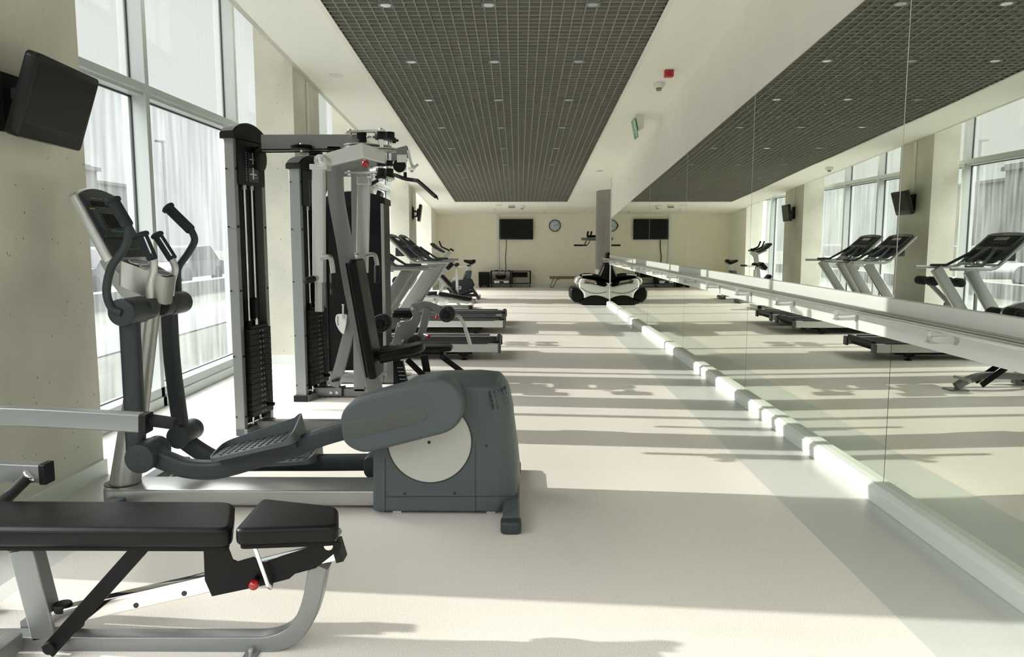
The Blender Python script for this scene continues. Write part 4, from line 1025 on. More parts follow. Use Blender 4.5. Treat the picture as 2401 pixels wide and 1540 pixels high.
# ================================================================ TREADMILLS
def make_treadmill(y0, lab):
    t = thing('treadmill', (-1.25, y0+.42, 0), lab, 'treadmill', 'treadmills in a row facing the windows')
    wid = .86; y1 = y0+wid; xe, xs = -.215, -1.80
    for y in (y0, y1-.09):
        m = M().box(xs, xe-.03, y, y+.09, .10, .195); m.obj('side_rail', 'light_silver', t, bevel=.004)
        M().box(xe-.03, xe+.002, y-.003, y+.093, .085, .20).obj('rail_end', 'slate', t, bevel=.006)
        M().box(xs, xe-.16, y+.045, y+.09, .195, .21).obj('foot_strip', 'slate_dark', t, bevel=.003)
    # belt around the deck
    prof = [(xs-.05, .19), (xe-.10, .19)] + [(xe-.10+.045*math.sin(a), .145+.045*math.cos(a)) for a in [math.pi*k/8 for k in range(1, 9)]] + [(xs-.05, .10)]
    M().prism(prof, y0+.1, y1-.1).obj('belt', 'rubber', t, smooth=40)
    M().box(xe-.06, xe-.01, y0+.09, y1-.09, .16, .225).obj('rear_cover', 'black_plastic', t, bevel=.008)
    # hood
    hp_ = [(-2.32, .06), (-2.36, .16), (-2.30, .27), (-2.10, .31), (-1.86, .28), (-1.76, .20), (-1.76, .10), (-1.80, .06)]
    M().rprism(rounded(hp_, .05, 4), y0+.02, y1-.02, .03, 3).obj('motor_hood', 'slate_dark', t, smooth=45)
    M().box(-2.25, xe-.35, y0+.2, y1-.2, .05, .10).obj('under_frame', 'black_steel', t, smooth=0)
    for y in (y0+.07, y1-.07):
        f = M().prism([(-.74, .10), (-.58, .10), (-.62, .045), (-.69, .045)], y-.04, y+.04).obj('foot_bracket', 'black_plastic', t)
        m = M(); m.cyl((-.655, y, .012), (-.655, y, .06), .012, 10); m.cyl((-.655, y, 0), (-.655, y, .014), .042, 18, .005); m.obj('levelling_foot', 'black_plastic', f)
        M().cyl((-2.1, y, 0), (-2.1, y, .08), .03, 14).obj('front_foot', 'rubber', t)
        M().bar([(-1.30, y, 1.058), (-1.86, y, .22)], .055, .135, r=.006).obj('upright', 'silver_paint', t)
    # handrails that rise into the console frame
    for s_, y in ((1, y0+.035), (-1, y1-.035)):
        q = [Vector((-1.055, y, 1.078)), Vector((-1.53, y, 1.078)), Vector((-1.60, y, 1.10)), Vector((-1.66, y, 1.15)), Vector((-1.98, y, 1.47))]
        q = [q[0]] + catmull(q[1:], 4)
        M().tube(q, .0215, 14).obj('handrail', 'silver_paint', t)
        a, b = Vector((-1.43, y+s_*.03, 1.10)), Vector((-1.64, y+s_*.16, 1.25))
        M().bar([Vector((-1.24, y+s_*.012, 1.10)), a, b, Vector((-1.70, y+s_*.20, 1.30))], .035, .03, r=.008).obj('rail_grip', 'slate_dark', t)
    # console
    a, b = Vector((-1.98, 0, 1.475)), Vector((-1.60, 0, 1.15)); d = b-a; L = d.length; d.normalize(); n = Vector((-d.z, 0, d.x))
    if n.x < 0: n = -n
    Wd = wid-.12
    mt = Matrix(((0, d.x, n.x, a.x), (1, 0, 0, y0+.06), (0, d.z, n.z, a.z), (0, 0, 0, 1)))
    o = [(Wd*k/12, -.035*math.sin(math.pi*k/12)**.7) for k in range(13)]
    o = o + [(Wd, L*.62), (Wd*.90, L*.98), (Wd*.68, L*1.0), (Wd*.62, L*.93), (Wd*.38, L*.93), (Wd*.32, L*1.0), (Wd*.10, L*.98), (0, L*.62)]
    cs = M().slab(rounded(o, .03, 3), -.03, .022, .012, 3, mt).obj('console', 'slate_dark', t)
    def pn(x0, x1, yy0, yy1, nm, mtn, z=.0225, h=.002): return M().slab(rounded([(x0*Wd, yy0*L), (x1*Wd, yy0*L), (x1*Wd, yy1*L), (x0*Wd, yy1*L)], .01, 2), z-.001, z+h, .0006, 1, mt).obj(nm, mtn, cs)
    pn(.08, .92, .08, .48, 'control_panel', 'black_matt'); pn(.40, .60, .02, .06, 'badge', 'label_grey')
    pn(.32, .68, .14, .26, 'display', 'glass_display', .0245)
    m = M()
    for i in range(5):
        m._add([mt @ Vector((Wd*(.30+.09*i)+u, L*.34+v, .0255)) for u, v in ((-.004, -.02), (.004, -.02), (.004, .02), (-.004, .02))], [(0, 1, 2, 3)])
    m.obj('display_marks', 'label_grey', cs, smooth=0)
    m = M()
    for i in range(3): m._add([mt @ Vector((Wd*(.55+.06*i)+u, L*.45+v, .0255)) for u, v in ((-.006, -.004), (.006, -.004), (.006, .004), (-.006, .004))], [(0, 1, 2, 3)])
    m.obj('button', 'label_green', cs, smooth=0)
    M().cyl(mt @ Vector((Wd*.5, L*.58, .02)), mt @ Vector((Wd*.5, L*.58, .04)), .022, 16, .004).obj('stop_button', 'red', cs)
    for x in (.2, .8):
        M().slab(rounded([(Wd*(x-.12), L*.60), (Wd*(x+.12), L*.60), (Wd*(x+.10), L*.86), (Wd*(x-.10), L*.86)], .02, 2), .0215, .024, .0008, 1, mt).obj('cup_holder', 'black_matt', cs)
    M().bar([mt @ Vector((Wd*.5, L*.60, .025)), mt @ Vector((Wd*.5, L*1.10, .055))], .10, .05, ref=(0, 1, 0), r=.015).obj('centre_grip', 'slate_dark', cs)
    c = mt @ Vector((Wd*.5, L*1.08, .03)); M().tube([c, c+Vector((0, 0, -.12))], .02, 12).obj('centre_post', 'silver_paint', t)
    c = Vector((-1.78, y0+.43, 1.20)); M().box(c.x-.10, c.x+.02, c.y-.30, c.y+.30, c.z-.03, c.z+.10).obj('rear_box', 'slate_dark', t, bevel=.01)
    M().bar([(-1.60, y0+.05, 1.12), (-1.60, y1-.05, 1.12)], .03, .03, ref=(1, 0, 0)).obj('cross_bar', 'silver_paint', t)
    done(); return t
T1 = make_treadmill(8.84, 'silver and black treadmill nearest the camera, beside the leg machine')
copy_tree(T1, (0, 11.44-8.84, 0), 'middle treadmill of the row of three, its deck end just right of the roller')
copy_tree(T1, (0, 12.48-8.84, 0), 'farthest treadmill of the row, pressed close behind the middle one')

# ================================================================ ROMAN CHAIR behind the first treadmill
rc = thing('back_extension_bench', (-2.2, 10.55, 0), 'small grey bench with dark foam rollers between the treadmills and the windows', 'exercise bench')
def fr_(pts, w, par, mt_='grey_steel', name='frame_tube'): return M().bar([Vector(p) for p in pts], w, w, r=.004).obj(name, mt_, par)
fr_([(-2.55, 10.5, .035), (-1.75, 10.5, .035)], .06, rc); fr_([(-2.5, 10.3, .035), (-2.5, 10.75, .035)], .06, rc)
fr_([(-2.45, 10.5, .05), (-1.95, 10.5, .58), (-1.66, 10.5, .86)], .05, rc); fr_([(-1.80, 10.5, .05), (-1.95, 10.5, .55)], .05, rc)
for (x, z) in ((-1.66, .86), (-2.02, .84)):
    for y0 in (10.28, 10.56):
        M().cyl((x, y0, z), (x, y0+.17, z), .062, 22, .012).obj('foam_roller', 'rubber', rc)
    M().cyl((x, 10.3, z), (x, 10.7, z), .014, 10).obj('axle', 'bright_steel', rc)
fr_([(-2.02, 10.5, .84), (-1.98, 10.5, .55)], .04, rc)
fr_([(-2.35, 10.5, .2), (-2.35, 10.5, 1.16)], .035, rc); M().cyl((-2.35, 10.35, 1.16), (-2.35, 10.65, 1.16), .015, 10).obj('handle', 'rubber', rc)
done()

# ================================================================ EXERCISE BIKE
Yk = 18.5
bk_ = thing('exercise_bike', (-1.45, Yk, 0), 'dark grey upright exercise bike near the back wall, black saddle to the right', 'exercise bike')
def bp_(x, y, Y=Yk): return P(1000+x/9.06, 550+y/9.06, Y)
def bxz(pts, Y=Yk): return [((v := bp_(a, b, Y)).x, v.z) for a, b in pts]
body = [(545, 985), (770, 950), (945, 930), (975, 960), (1022, 1070), (1000, 1110), (950, 1150), (900, 1190), (700, 1270), (640, 1290), (560, 1250), (500, 1120)]
M().rprism(rounded(bxz(body), .05, 3), Yk-.11, Yk+.11, .03, 3).obj('housing', 'slate_dark', bk_, smooth=45)
M().rprism(rounded(bxz([(770, 950), (835, 765), (965, 760), (940, 935)]), .02, 3), Yk-.07, Yk+.07, .02, 3).obj('seat_tower', 'slate', bk_)
M().bar([bp_(905, 765), bp_(945, 615)], .05, .07).obj('seat_post', 'light_silver', bk_)
sd = XZ([(0, 0)], Yk)
a = bp_(940, 575)
m = M(); rings = []
for (x, hw, hz, dz) in ((-.27, .018, .018, .02), (-.24, .035, .04, .02), (-.15, .045, .05, .005), (-.06, .07, .065, -.01), (.04, .12, .075, -.015), (.12, .13, .07, .0), (.17, .11, .05, .01), (.19, .05, .02, .015)):
    rings.append([Vector((a.x+x*.64, Yk+hw*math.cos(t), a.z+dz+.85*hz*math.sin(t))) for t in [2*math.pi*k/16 for k in range(16)]])
m.loft(rings).obj('saddle', 'black_vinyl', bk_, smooth=60)
M().bar([bp_(540, 1120), bp_(420, 900), bp_(400, 560), bp_(500, 380)], .07, .10).obj('handle_post', 'silver_paint', bk_) if False else M().bar([bp_(300, 1150), bp_(400, 470), bp_(500, 365)], .06, .10).obj('handle_post', 'silver_paint', bk_)
M().bar([bp_(175, 325), bp_(400, 425)], .05, .05).obj('console_arm', 'light_silver', bk_)
M().rprism(rounded(bxz([(85, 205), (105, 175), (160, 180), (240, 260), (400, 365), (375, 390), (300, 360), (170, 290)]), .02, 3), Yk-.16, Yk+.16, .02, 3).obj('console', 'slate_dark', bk_)
for y in (Yk-.22, Yk+.22):
    q = [bp_(470, 330, Yk), bp_(450, 320, y), bp_(340, 270, y), bp_(310, 240, y), bp_(268, 135, y)]
    M().tube(catmull(q, 4), .019, 10).obj('handlebar', 'rubber', bk_)
M().tube([bp_(480, 340, Yk-.22), bp_(480, 340, Yk+.22)], .02, 10).obj('handlebar', 'rubber', bk_)
M().tube([bp_(500, 300, Yk-.1), bp_(580, 345, Yk-.1)], .022, 10).obj('armrest', 'rubber', bk_)
c = bp_(708, 1128, Yk-.12); M().cyl((c.x, Yk-.16, c.z), (c.x, Yk-.11, c.z), .045, 20, .004).obj('crank_hub', 'light_silver', bk_)
M().bar([(c.x, Yk-.15, c.z), tuple(bp_(590, 1095, Yk-.15))], .02, .035).obj('crank_arm', 'light_silver', bk_)
c = bp_(585, 1100, Yk-.2); M().box(c.x-.05, c.x+.05, Yk-.25, Yk-.16, c.z-.015, c.z+.015).obj('pedal', 'black_plastic', bk_)
M().bar([(-2.05, Yk, .07), (bp_(1080, 1330).x, Yk, .09)], .08, .07, r=.01).obj('floor_beam', 'slate_dark', bk_)
M().bar([bp_(960, 1130), bp_(1095, 1330)], .10, .07, r=.01).obj('rear_strut', 'slate_dark', bk_)
x = bp_(1110, 1360).x
M().cyl((x, Yk-.26, .04), (x, Yk+.26, .04), .04, 18, .006).obj('rear_stabiliser', 'slate', bk_)
M().cyl((x+.035, Yk-.24, .09), (x+.035, Yk-.18, .09), .03, 18, .004).obj('wheel', 'bright_steel', bk_)
M().cyl((-2.03, Yk-.26, .04), (-2.03, Yk+.26, .04), .04, 18, .006).obj('front_stabiliser', 'slate', bk_)
done()

# ================================================================ INCLINE BENCH with rest pad and handles
Yi = 17.3
ib = thing('incline_bench', (-1.6, Yi, 0), 'incline bench with black pad and small raised rest pad in front of the bike', 'exercise bench')
def ip(x, y, Y=Yi): return P(1000+x/9.06, 550+y/9.06, Y)
def pad(a, b, th, y0, y1, name, par, mt_='black_vinyl'):
    a, b = Vector(a), Vector(b); a.y = b.y = 0; d = (b-a); L = d.length; d.normalize(); n = Vector((-d.z, 0, d.x))
    if n.z < 0: n = -n
    mt = Matrix(((d.x, 0, n.x, a.x), (0, 1, 0, 0), (d.z, 0, n.z, a.z), (0, 0, 0, 1)))
    return M().slab(rounded([(0, y0), (0, y1), (L, y1), (L, y0)], .03, 4), 0, th, min(.02, th*.4), 3, mt).obj(name, mt_, par, smooth=60)
pad(ip(295, 880), ip(505, 1105), .07, Yi-.14, Yi+.14, 'back_pad', ib)
pad(ip(520, 1130), ip(640, 1290), .06, Yi-.14, Yi+.14, 'seat_pad', ib)
M().bar([ip(255, 930), ip(480, 1160), ip(560, 1280)], .05, .05).obj('pad_rail', 'silver_paint', ib)
M().bar([ip(380, 1020), ip(300, 1200), ip(260, 1330)], .05, .06).obj('leg', 'silver_paint', ib)
M().bar([ip(400, 1080), ip(500, 1180), ip(545, 1300)], .05, .06).obj('leg', 'silver_paint', ib)
M().bar([ip(700, 1290), ip(1000, 1185)], .16, .07, r=.01).obj('side_pad', 'black_vinyl', ib)
M().bar([(ip(230, 1500).x, Yi, .05), (ip(1010, 1500).x, Yi, .05)], .07, .06, r=.004).obj('base_tube', 'silver_paint', ib)
M().bar([(ip(1000, 1500).x, Yi-.25, .04), (ip(1000, 1500).x, Yi+.25, .04)], .07, .06, ref=(1, 0, 0), r=.004).obj('cross_tube', 'grey_steel', ib)
M().bar([(ip(650, 1100).x, Yi, ip(650, 740).z), (ip(650, 1100).x, Yi, .06)], .05, .06, r=.004).obj('post', 'light_silver', ib)
M().bar([ip(500, 985), ip(615, 900)], .05, .05).obj('brace', 'chrome', ib)
pad(ip(470, 760), ip(590, 640), .10, Yi-.16, Yi+.16, 'rest_pad', ib)
M().cyl((ip(645, 640).x, Yi-.16, ip(645, 640).z), (ip(645, 640).x, Yi+.16, ip(645, 640).z), .045, 18, .01).obj('foam_roller', 'rubber', ib)
for y in (Yi-.14, Yi+.14):
    M().cyl(ip(670, 672, y), ip(860, 660, y), .016, 10).obj('handle', 'bright_steel', ib); M().cyl(ip(860, 660, y), ip(940, 652, y), .021, 10, .003).obj('grip', 'rubber', ib)
done()

# ================================================================ DECLINE BENCH (low slanting bench behind the treadmills)
Yd = 15.6
db = thing('decline_bench', (-1.4, Yd, 0), 'low silver bench, its long black pad sloping down rightwards behind the farthest treadmill', 'exercise bench')
def dp(x, y, Y=Yd): return P(1000+x/9.06, 550+y/9.06, Y)
pad(dp(260, 1290), dp(960, 1410), .075, Yd-.15, Yd+.15, 'back_pad', db)
pad(dp(10, 1285), dp(215, 1280), .07, Yd-.15, Yd+.15, 'seat_pad', db)
M().bar([dp(-60, 1320), dp(250, 1330), dp(600, 1400), dp(900, 1440)], .06, .06, r=.005).obj('pad_rail', 'silver_paint', db)
M().prism(XZ([(1028, 716), (1034, 706), (1040, 709), (1048, 702), (1053, 706), (1050, 712), (1040, 716)], Yd-.05), Yd-.06, Yd-.05).obj('adjuster_plate', 'label_white', db)
M().bar([dp(240, 1340), dp(200, 1480)], .05, .06).obj('leg', 'silver_paint', db)
M().bar([dp(660, 1420), dp(700, 1520)], .05, .06).obj('leg', 'silver_paint', db)
xx0, xx1 = dp(-80, 1500).x, P(1104, 720, Yd).x
M().bar([(xx0, Yd, .05), (xx1, Yd, .05)], .07, .07, r=.004).obj('base_tube', 'grey_steel', db)
M().bar([(xx1, Yd-.02, .045), (xx1, Yd+.55, .045)], .07, .06, ref=(1, 0, 0), r=.004).obj('cross_tube', 'light_silver', db)
M().bar([(xx1, Yd-.05, .045), (xx1, Yd-.02, .045)], .08, .07, ref=(1, 0, 0)).obj('end_cap', 'black_plastic', db)
M().bar([(xx0+.02, Yd-.25, .045), (xx0+.02, Yd+.25, .045)], .07, .06, ref=(1, 0, 0), r=.004).obj('cross_tube', 'grey_steel', db)
done()

# ================================================================ MASSAGE CHAIR at the end of the mirror wall
Ym, Ym1 = 16.62, 17.36
mc = thing('massage_chair', (2.0, 17.0, 0), 'white and black massage chair at the far end of the mirror wall', 'massage chair')
def mp(x, y, Y=Ym): return P(1250+x/8.556, 560+y/8.556, Y)
def mxz(pts, Y=Ym): return [((v := mp(a, b, Y)).x, v.z) for a, b in pts]
base = [(905, 1245), (1000, 1220), (1080, 1170), (1160, 1145), (1260, 1140), (1360, 1160), (1480, 1200), (1600, 1250), (1900, 1300), (2150, 1310), (2150, 1330), (1000, 1325), (905, 1290)]
M().rprism(rounded(mxz(base, Ym), .02, 3), Ym+.02, Ym1-.02, .02, 3).obj('base', 'black_plastic', mc)
# the side shell with its opening
outer = [(925, 960), (918, 900), (930, 840), (960, 800), (1010, 782), (1100, 775), (1220, 780), (1330, 800), (1420, 835), (1500, 872), (1620, 900), (1760, 930), (1880, 980), (1960, 1050), (1940, 1130), (1800, 1180), (1620, 1210), (1500, 1205), (1440, 1175), (1360, 1150), (1260, 1135), (1160, 1142), (1080, 1168), (1020, 1200), (1022, 1150), (1010, 1100), (980, 1050), (945, 1005)]
hole = [(1030, 860), (1045, 825), (1090, 806), (1180, 800), (1300, 808), (1400, 845), (1470, 885), (1500, 930), (1450, 962), (1380, 950), (1280, 925), (1150, 900), (1060, 888)]
def annulus(y0, y1, name, mt_):
    o = [tuple(v) for v in catmull(mxz(outer), 2, True)]; h = [tuple(v) for v in catmull(mxz(hole), 4, True)]
    cx = sum(p[0] for p in h)/len(h); cz = sum(p[1] for p in h)/len(h)
    N = 96
    def cast(poly, t):
        dx, dz = math.cos(t), math.sin(t); best = None
        for i in range(len(poly)):
            (x0, z0), (x1, z1) = poly[i], poly[(i+1) % len(poly)]
            ex, ez = x1-x0, z1-z0; den = dx*ez - dz*ex
            if abs(den) < 1e-9: continue
            s_ = ((x0-cx)*ez - (z0-cz)*ex)/den; u_ = ((x0-cx)*dz - (z0-cz)*dx)/den
            if s_ > 0 and -1e-6 <= u_ <= 1+1e-6 and (best is None or s_ > best): best = s_
        return (cx+dx*(best or .01), cz+dz*(best or .01))
    O = [cast(o, 2*math.pi*k/N) for k in range(N)]; Hh = [cast(h, 2*math.pi*k/N) for k in range(N)]
    m = M(); rings = []
    def mix(a, b, t): return (a[0]*(1-t)+b[0]*t, a[1]*(1-t)+b[1]*t)
    seq = [(0, y1), (0, y0+.03), (.06, y0+.006), (.15, y0), (.85, y0), (.94, y0+.006), (1, y0+.03), (1, y1)]
    for t, y in seq: rings.append([Vector((mix(O[k], Hh[k], t)[0], y, mix(O[k], Hh[k], t)[1])) for k in range(N)])
    rings.append(rings[0]); m.loft(rings, False); return m.obj(name, mt_, mc, smooth=50)
sh = annulus(Ym, Ym+.13, 'side_shell', 'chair_white'); annulus(Ym1-.13, Ym1, 'side_shell', 'chair_white')
M().bar(catmull([mp(940, 975, Ym-.002), mp(1050, 1040, Ym-.002), mp(1180, 1085, Ym-.002), mp(1330, 1090, Ym-.002), mp(1480, 1060, Ym-.002)], 4), .006, .012).obj('seam', 'gasket', sh)
M().prism(mxz([(940, 890), (1060, 888), (1150, 903), (1100, 906)]), Ym-.001, Ym+.01).obj('seam', 'label_grey', sh)
arm = [(962, 800), (985, 740), (1080, 715), (1200, 712), (1330, 735), (1440, 770), (1520, 810), (1700, 900), (1660, 920), (1500, 868), (1420, 830), (1330, 795), (1200, 775), (1050, 778)]
for y0 in (Ym-.01, Ym1-.13):
    M().rprism(rounded(mxz(arm), .02, 3), y0, y0+.14, .025, 3).obj('arm_pad', 'black_vinyl', mc, smooth=50)
M().bar([mp(980, 724, Ym-.0), mp(1190, 712, Ym-.0)], .05, .025, r=.006).obj('arm_trim', 'chair_white', mc)
cuff = [(895, 930), (860, 900), (855, 850), (885, 790), (960, 755), (990, 770), (940, 830), (925, 900)]
M().rprism(rounded(mxz(cuff), .02, 3), Ym+.04, Ym1-.04, .02, 3).obj('knee_shell', 'light_silver', mc)
leg_ = [(760, 1010), (800, 975), (900, 975), (950, 1020), (990, 1070), (1015, 1130), (1010, 1210), (940, 1245), (880, 1290), (820, 1270), (760, 1200), (748, 1110)]
for y0, y1 in ((Ym+.03, Ym+.20), (Ym+.26, Ym1-.26), (Ym1-.20, Ym1-.03)):
    M().rprism(rounded(mxz(leg_), .04, 4), y0, y1, .05, 4).obj('foot_rest', 'black_vinyl', mc, smooth=60)
seat = [(900, 940), (960, 880), (1100, 890), (1300, 935), (1480, 975), (1560, 1000), (1500, 1080), (1100, 1060)]
M().rprism(rounded(mxz(seat), .04, 3), Ym+.14, Ym1-.14, .04, 3).obj('seat', 'black_vinyl', mc)
back = [(1300, 905), (1350, 740), (1400, 620), (1470, 440), (1500, 300), (1560, 270), (1680, 290), (1760, 360), (1740, 520), (1700, 760), (1660, 960), (1500, 1000)]
M().rprism([tuple(v) for v in catmull(mxz(back), 3, True)], Ym+.15, Ym1-.15, .06, 4).obj('backrest', 'black_vinyl', mc, smooth=60)
M().rprism(rounded(mxz([(1280, 860), (1340, 830), (1420, 850), (1500, 920), (1330, 930)]), .03, 3), Ym+.15, Ym1-.15, .03, 3).obj('lumbar_cushion', 'black_vinyl', mc)
done()

# ================================================================ BACK WALL
Yw = YB
cx0 = P(1169, 560, Yw-.03).x
tag(M().box(P(1164.5, 560, Yw-.03).x, P(1170, 560, Yw-.03).x, Yw-.05, Yw, .25, 2.21).obj('cable_trunking', 'alu_white', bevel=.004), 'vertical pale metal cable duct on back wall beside the large television', 'cable duct')
tv = thing('television', (P(1210, 540, Yw).x, Yw-.06, 1.76), 'large black flat television on the cream back wall', 'television')
q = XZ([(1171.5, 513.5), (1250, 513.5), (1250, 561.5), (1171.5, 561.5)], Yw-.08)
M().rprism(rounded(q, .02, 3), Yw-.10, Yw-.03, .01, 2).obj('casing', 'tv_frame', tv)
q2 = offset(q, .045) if True else q
M().prism(q2, Yw-.1015, Yw-.099).obj('screen', 'screen', tv, smooth=0)
M().box(-.2, .05, Yw-.04, Yw-.004, 1.65, 1.9).obj('wall_bracket', 'black_steel', tv)
done()
cb = catmull([P(1187, 562, Yw-.02), P(1187, 580, Yw-.02), P(1185, 605, Yw-.02), P(1186, 625, Yw-.02), P(1184, 645, Yw-.06)], 5)
tag(M().tube(cb, .008, 8).obj('television_cable', 'black_matt'), 'thin black cable hanging from the back wall television to the stand', 'cable')
# clock
c = P(1301, 529, Yw); ck = thing('wall_clock', tuple(c), 'round wall clock with grey face and black rim on the back wall', 'clock')
M().lathe((c.x, Yw, c.z), (0, -1, 0), [(.178, 0), (.182, .02), (.175, .04), (.162, .04), (.158, .02), (.001, .02)], 48).obj('rim', 'black_plastic', ck)
M().lathe((c.x, Yw, c.z), (0, -1, 0), [(.16, .018), (.16, .022), (.001, .022)], 48).obj('dial', 'label_grey', ck, smooth=0).data.materials[0] = mat('dial', (.48, .55, .60), .4)
def text_mesh(body, size, name, m_, par, mtx, extrude=.0005):
    cu = bpy.data.curves.new(name, 'FONT'); cu.body = body; cu.size = size; cu.align_x = 'CENTER'; cu.align_y = 'CENTER'; cu.extrude = extrude
    tmp = bpy.data.objects.new('tmp', cu); COL.objects.link(tmp); bpy.context.view_layer.update()
    me = bpy.data.meshes.new_from_object(tmp.evaluated_get(bpy.context.evaluated_depsgraph_get()))
    bpy.data.objects.remove(tmp); bpy.data.curves.remove(cu)
    me.materials.clear(); me.materials.append(MATS[m_]); me.transform(Matrix.Translation(-ORG) @ mtx); me.name = name
    o = bpy.data.objects.new(name, me); COL.objects.link(o); o.parent = par; return o
for k in range(1, 13):
    t = math.pi/2 - k*math.pi/6
    mx_ = Matrix(((1, 0, 0, c.x+.128*math.cos(t)), (0, 0, -1, Yw-.0235), (0, 1, 0, c.z+.128*math.sin(t)), (0, 0, 0, 1)))
    text_mesh(str(k), .042, 'numeral', 'black_matt', ck, mx_)
for (ang, L, w) in ((25, .105, .010), (23, .14, .006)):
    t = R(ang); d = Vector((math.cos(t), 0, math.sin(t)))
    M().bar([Vector((c.x, Yw-.027, c.z))-d*.05, Vector((c.x, Yw-.027, c.z))+d*L], .002, w).obj('clock_hand', 'black_matt', ck)
done()
# stand
st_ = thing('media_stand', (-.2, 23.15, 0), 'low open black media stand on castors under the television', 'stand')
Yt_ = 23.0
xa, xb, xm_ = P(1150, 640, Yt_).x, P(1245, 640, Yt_).x, P(1197, 640, Yt_).x
zt2, zb2_ = P(1200, 635, Yt_).z, P(1200, 665, Yt_).z
M().box(xa, xb, Yt_, Yt_+.4, zt2-.015, zt2).obj('top_shelf', 'black_plastic', st_, bevel=.003)
M().box(xa, xb, Yt_, Yt_+.4, zb2_-.01, zb2_+.005).obj('bottom_shelf', 'black_plastic', st_, bevel=.003)
M().box(xa, xm_, Yt_+.02, Yt_+.38, P(1200, 647, Yt_).z-.103, P(1200, 647, Yt_).z-.095).obj('middle_shelf', 'smoked', st_)
for x in (xa, xm_-.02, xm_+.03, xb-.035):
    for y in (Yt_, Yt_+.365): M().box(x, x+.035, y, y+.035, zb2_, zt2-.012).obj('post', 'black_steel', st_, bevel=.003)
for x in (xa+.03, xm_, xb-.03):
    for y in (Yt_+.05, Yt_+.35): M().cyl((x-.012, y, .035), (x+.012, y, .035), .035, 16, .005).obj('castor', 'black_plastic', st_)
done()
def small(name, x0, x1, pz0, pz1, d0, d1, mt_, lab, cat, extra=None):
    a, b = P(x0, pz1, Yt_+d0), P(x1, pz0, Yt_+d0)
    o = thing(name, (a.x, Yt_+d0, a.z), lab, cat)
    M().box(a.x, b.x, Yt_+d0, Yt_+d1, a.z, b.z).obj('casing', mt_, o, bevel=.006)
    if extra: extra(o, a, b, Yt_+d0)
    done(); return o
def front_strip(o, a, b, y):
    M().box(a.x+(b.x-a.x)*.35, a.x+(b.x-a.x)*.65, y-.002, y, a.z+.01, b.z-.015).obj('display', 'black_matt', o)
    M().cyl((a.x+.08*(b.x-a.x)/.35, y-.004, (a.z+b.z)/2), (a.x+.08*(b.x-a.x)/.35, y, (a.z+b.z)/2), .008, 12).obj('button', 'black_plastic', o)
zsh = zb2_+.005
o = small('disc_player', 1159, 1193, 658, 664, .03, .3, 'label_white', 'slim white disc player on the bottom shelf of the media stand', 'disc player', front_strip)
o.location.z += 0.0
def grille_front(o, a, b, y): M().box(a.x+.01, b.x-.01, y-.004, y, a.z+.01, b.z-.01).obj('speaker_grille', 'black_matt', o)
small('centre_speaker', 1202, 1237, 638.5, 650, .05, .3, 'black_plastic', 'wide black speaker hanging in the right half of the media stand', 'speaker', grille_front)
c = P(1174, 647, Yt_+.1)
o = thing('cable_tray', (c.x, Yt_+.15, c.z), 'black bowl-shaped bundle of gear in the left half of the media stand', 'electronic gear')
m = M(); rings = []
for (w, z) in ((.10, -.09), (.15, -.05), (.17, .0), (.165, .02), (.15, .02)):
    rings.append([Vector((c.x+w*math.cos(t)*1.0, Yt_+.18+w*.8*math.sin(t), P(1174, 647, Yt_).z+z-.0)) for t in [2*math.pi*k/20 for k in range(20)]])
m.loft(rings); m.obj('tray', 'black_plastic', o)
M().tube(catmull([(c.x-.12, Yt_+.08, c.z-.03), (c.x-.05, Yt_+.06, c.z-.08), (c.x+.03, Yt_+.05, c.z-.05), (c.x+.12, Yt_+.06, c.z-.08), (c.x+.16, Yt_+.08, c.z)], 5), .006, 6).obj('loose_cable', 'black_matt', o)
done()
for (px, w, lab) in ((1164, .05, 'small black box at the left end on top of the media stand'), (1178, .025, 'tiny black device in the middle on top of the media stand'), (1193.5, .03, 'small flat black device on the media stand top, right of the hanging cable')):
    x = P(px, 634, Yt_).x
    tag(M().box(x-w, x+w, Yt_+.1, Yt_+.18, zt2, zt2+.022).obj('set_top_device', 'black_plastic', bevel=.003), lab, 'electronic device')
# subwoofer
sb = thing('subwoofer', (-1.05, Yt_+.2, 0), 'black cube loudspeaker standing on the floor left of the media stand', 'speaker')
xa, xb = P(1122, 650, Yt_).x, P(1148, 650, Yt_).x; zt3 = P(1130, 638, Yt_).z
M().box(xa, xb, Yt_, Yt_+.35, .04, zt3).obj('cabinet', 'black_plastic', sb, bevel=.008)
M().box(xa+.012, xb-.012, Yt_-.008, Yt_+.0, .06, zt3-.06).obj('speaker_grille', 'black_matt', sb)
M().box((xa+xb)/2-.01, (xa+xb)/2+.01, Yt_-.011, Yt_-.008, .07, .085).obj('badge', 'label_white', sb)
for x in (xa+.05, xb-.05):
    for y in (Yt_+.05, Yt_+.3): M().cyl((x, y, 0), (x, y, .042), .03, 14).obj('foot', 'black_plastic', sb)
done()
# wooden bench with bent steel legs
wbn = thing('wooden_bench', (1.5, 23.1, 0), 'low wooden topped bench with bent steel legs by the back wall', 'bench')
Yv = 22.85
a = P(1289, 648, Yv)
M().slab(rounded([(a.x, Yv), (2.6, Yv), (2.6, Yv+.3), (a.x, Yv+.3)], .05, 4), a.z-.075, a.z, .02, 3).obj('seat', 'wood', wbn)
for x in (a.x+.10, 2.35):
    for y in (Yv+.04, Yv+.26):
        q = catmull([(x+.22, y, a.z-.08), (x+.12, y, a.z-.11), (x+.02, y, .03), (x-.03, y, .012), (x-.075, y, .03), (x+.02, y, a.z-.07)], 4)
        M().tube(q, .010, 8).obj('leg', 'grey_steel', wbn)
done()
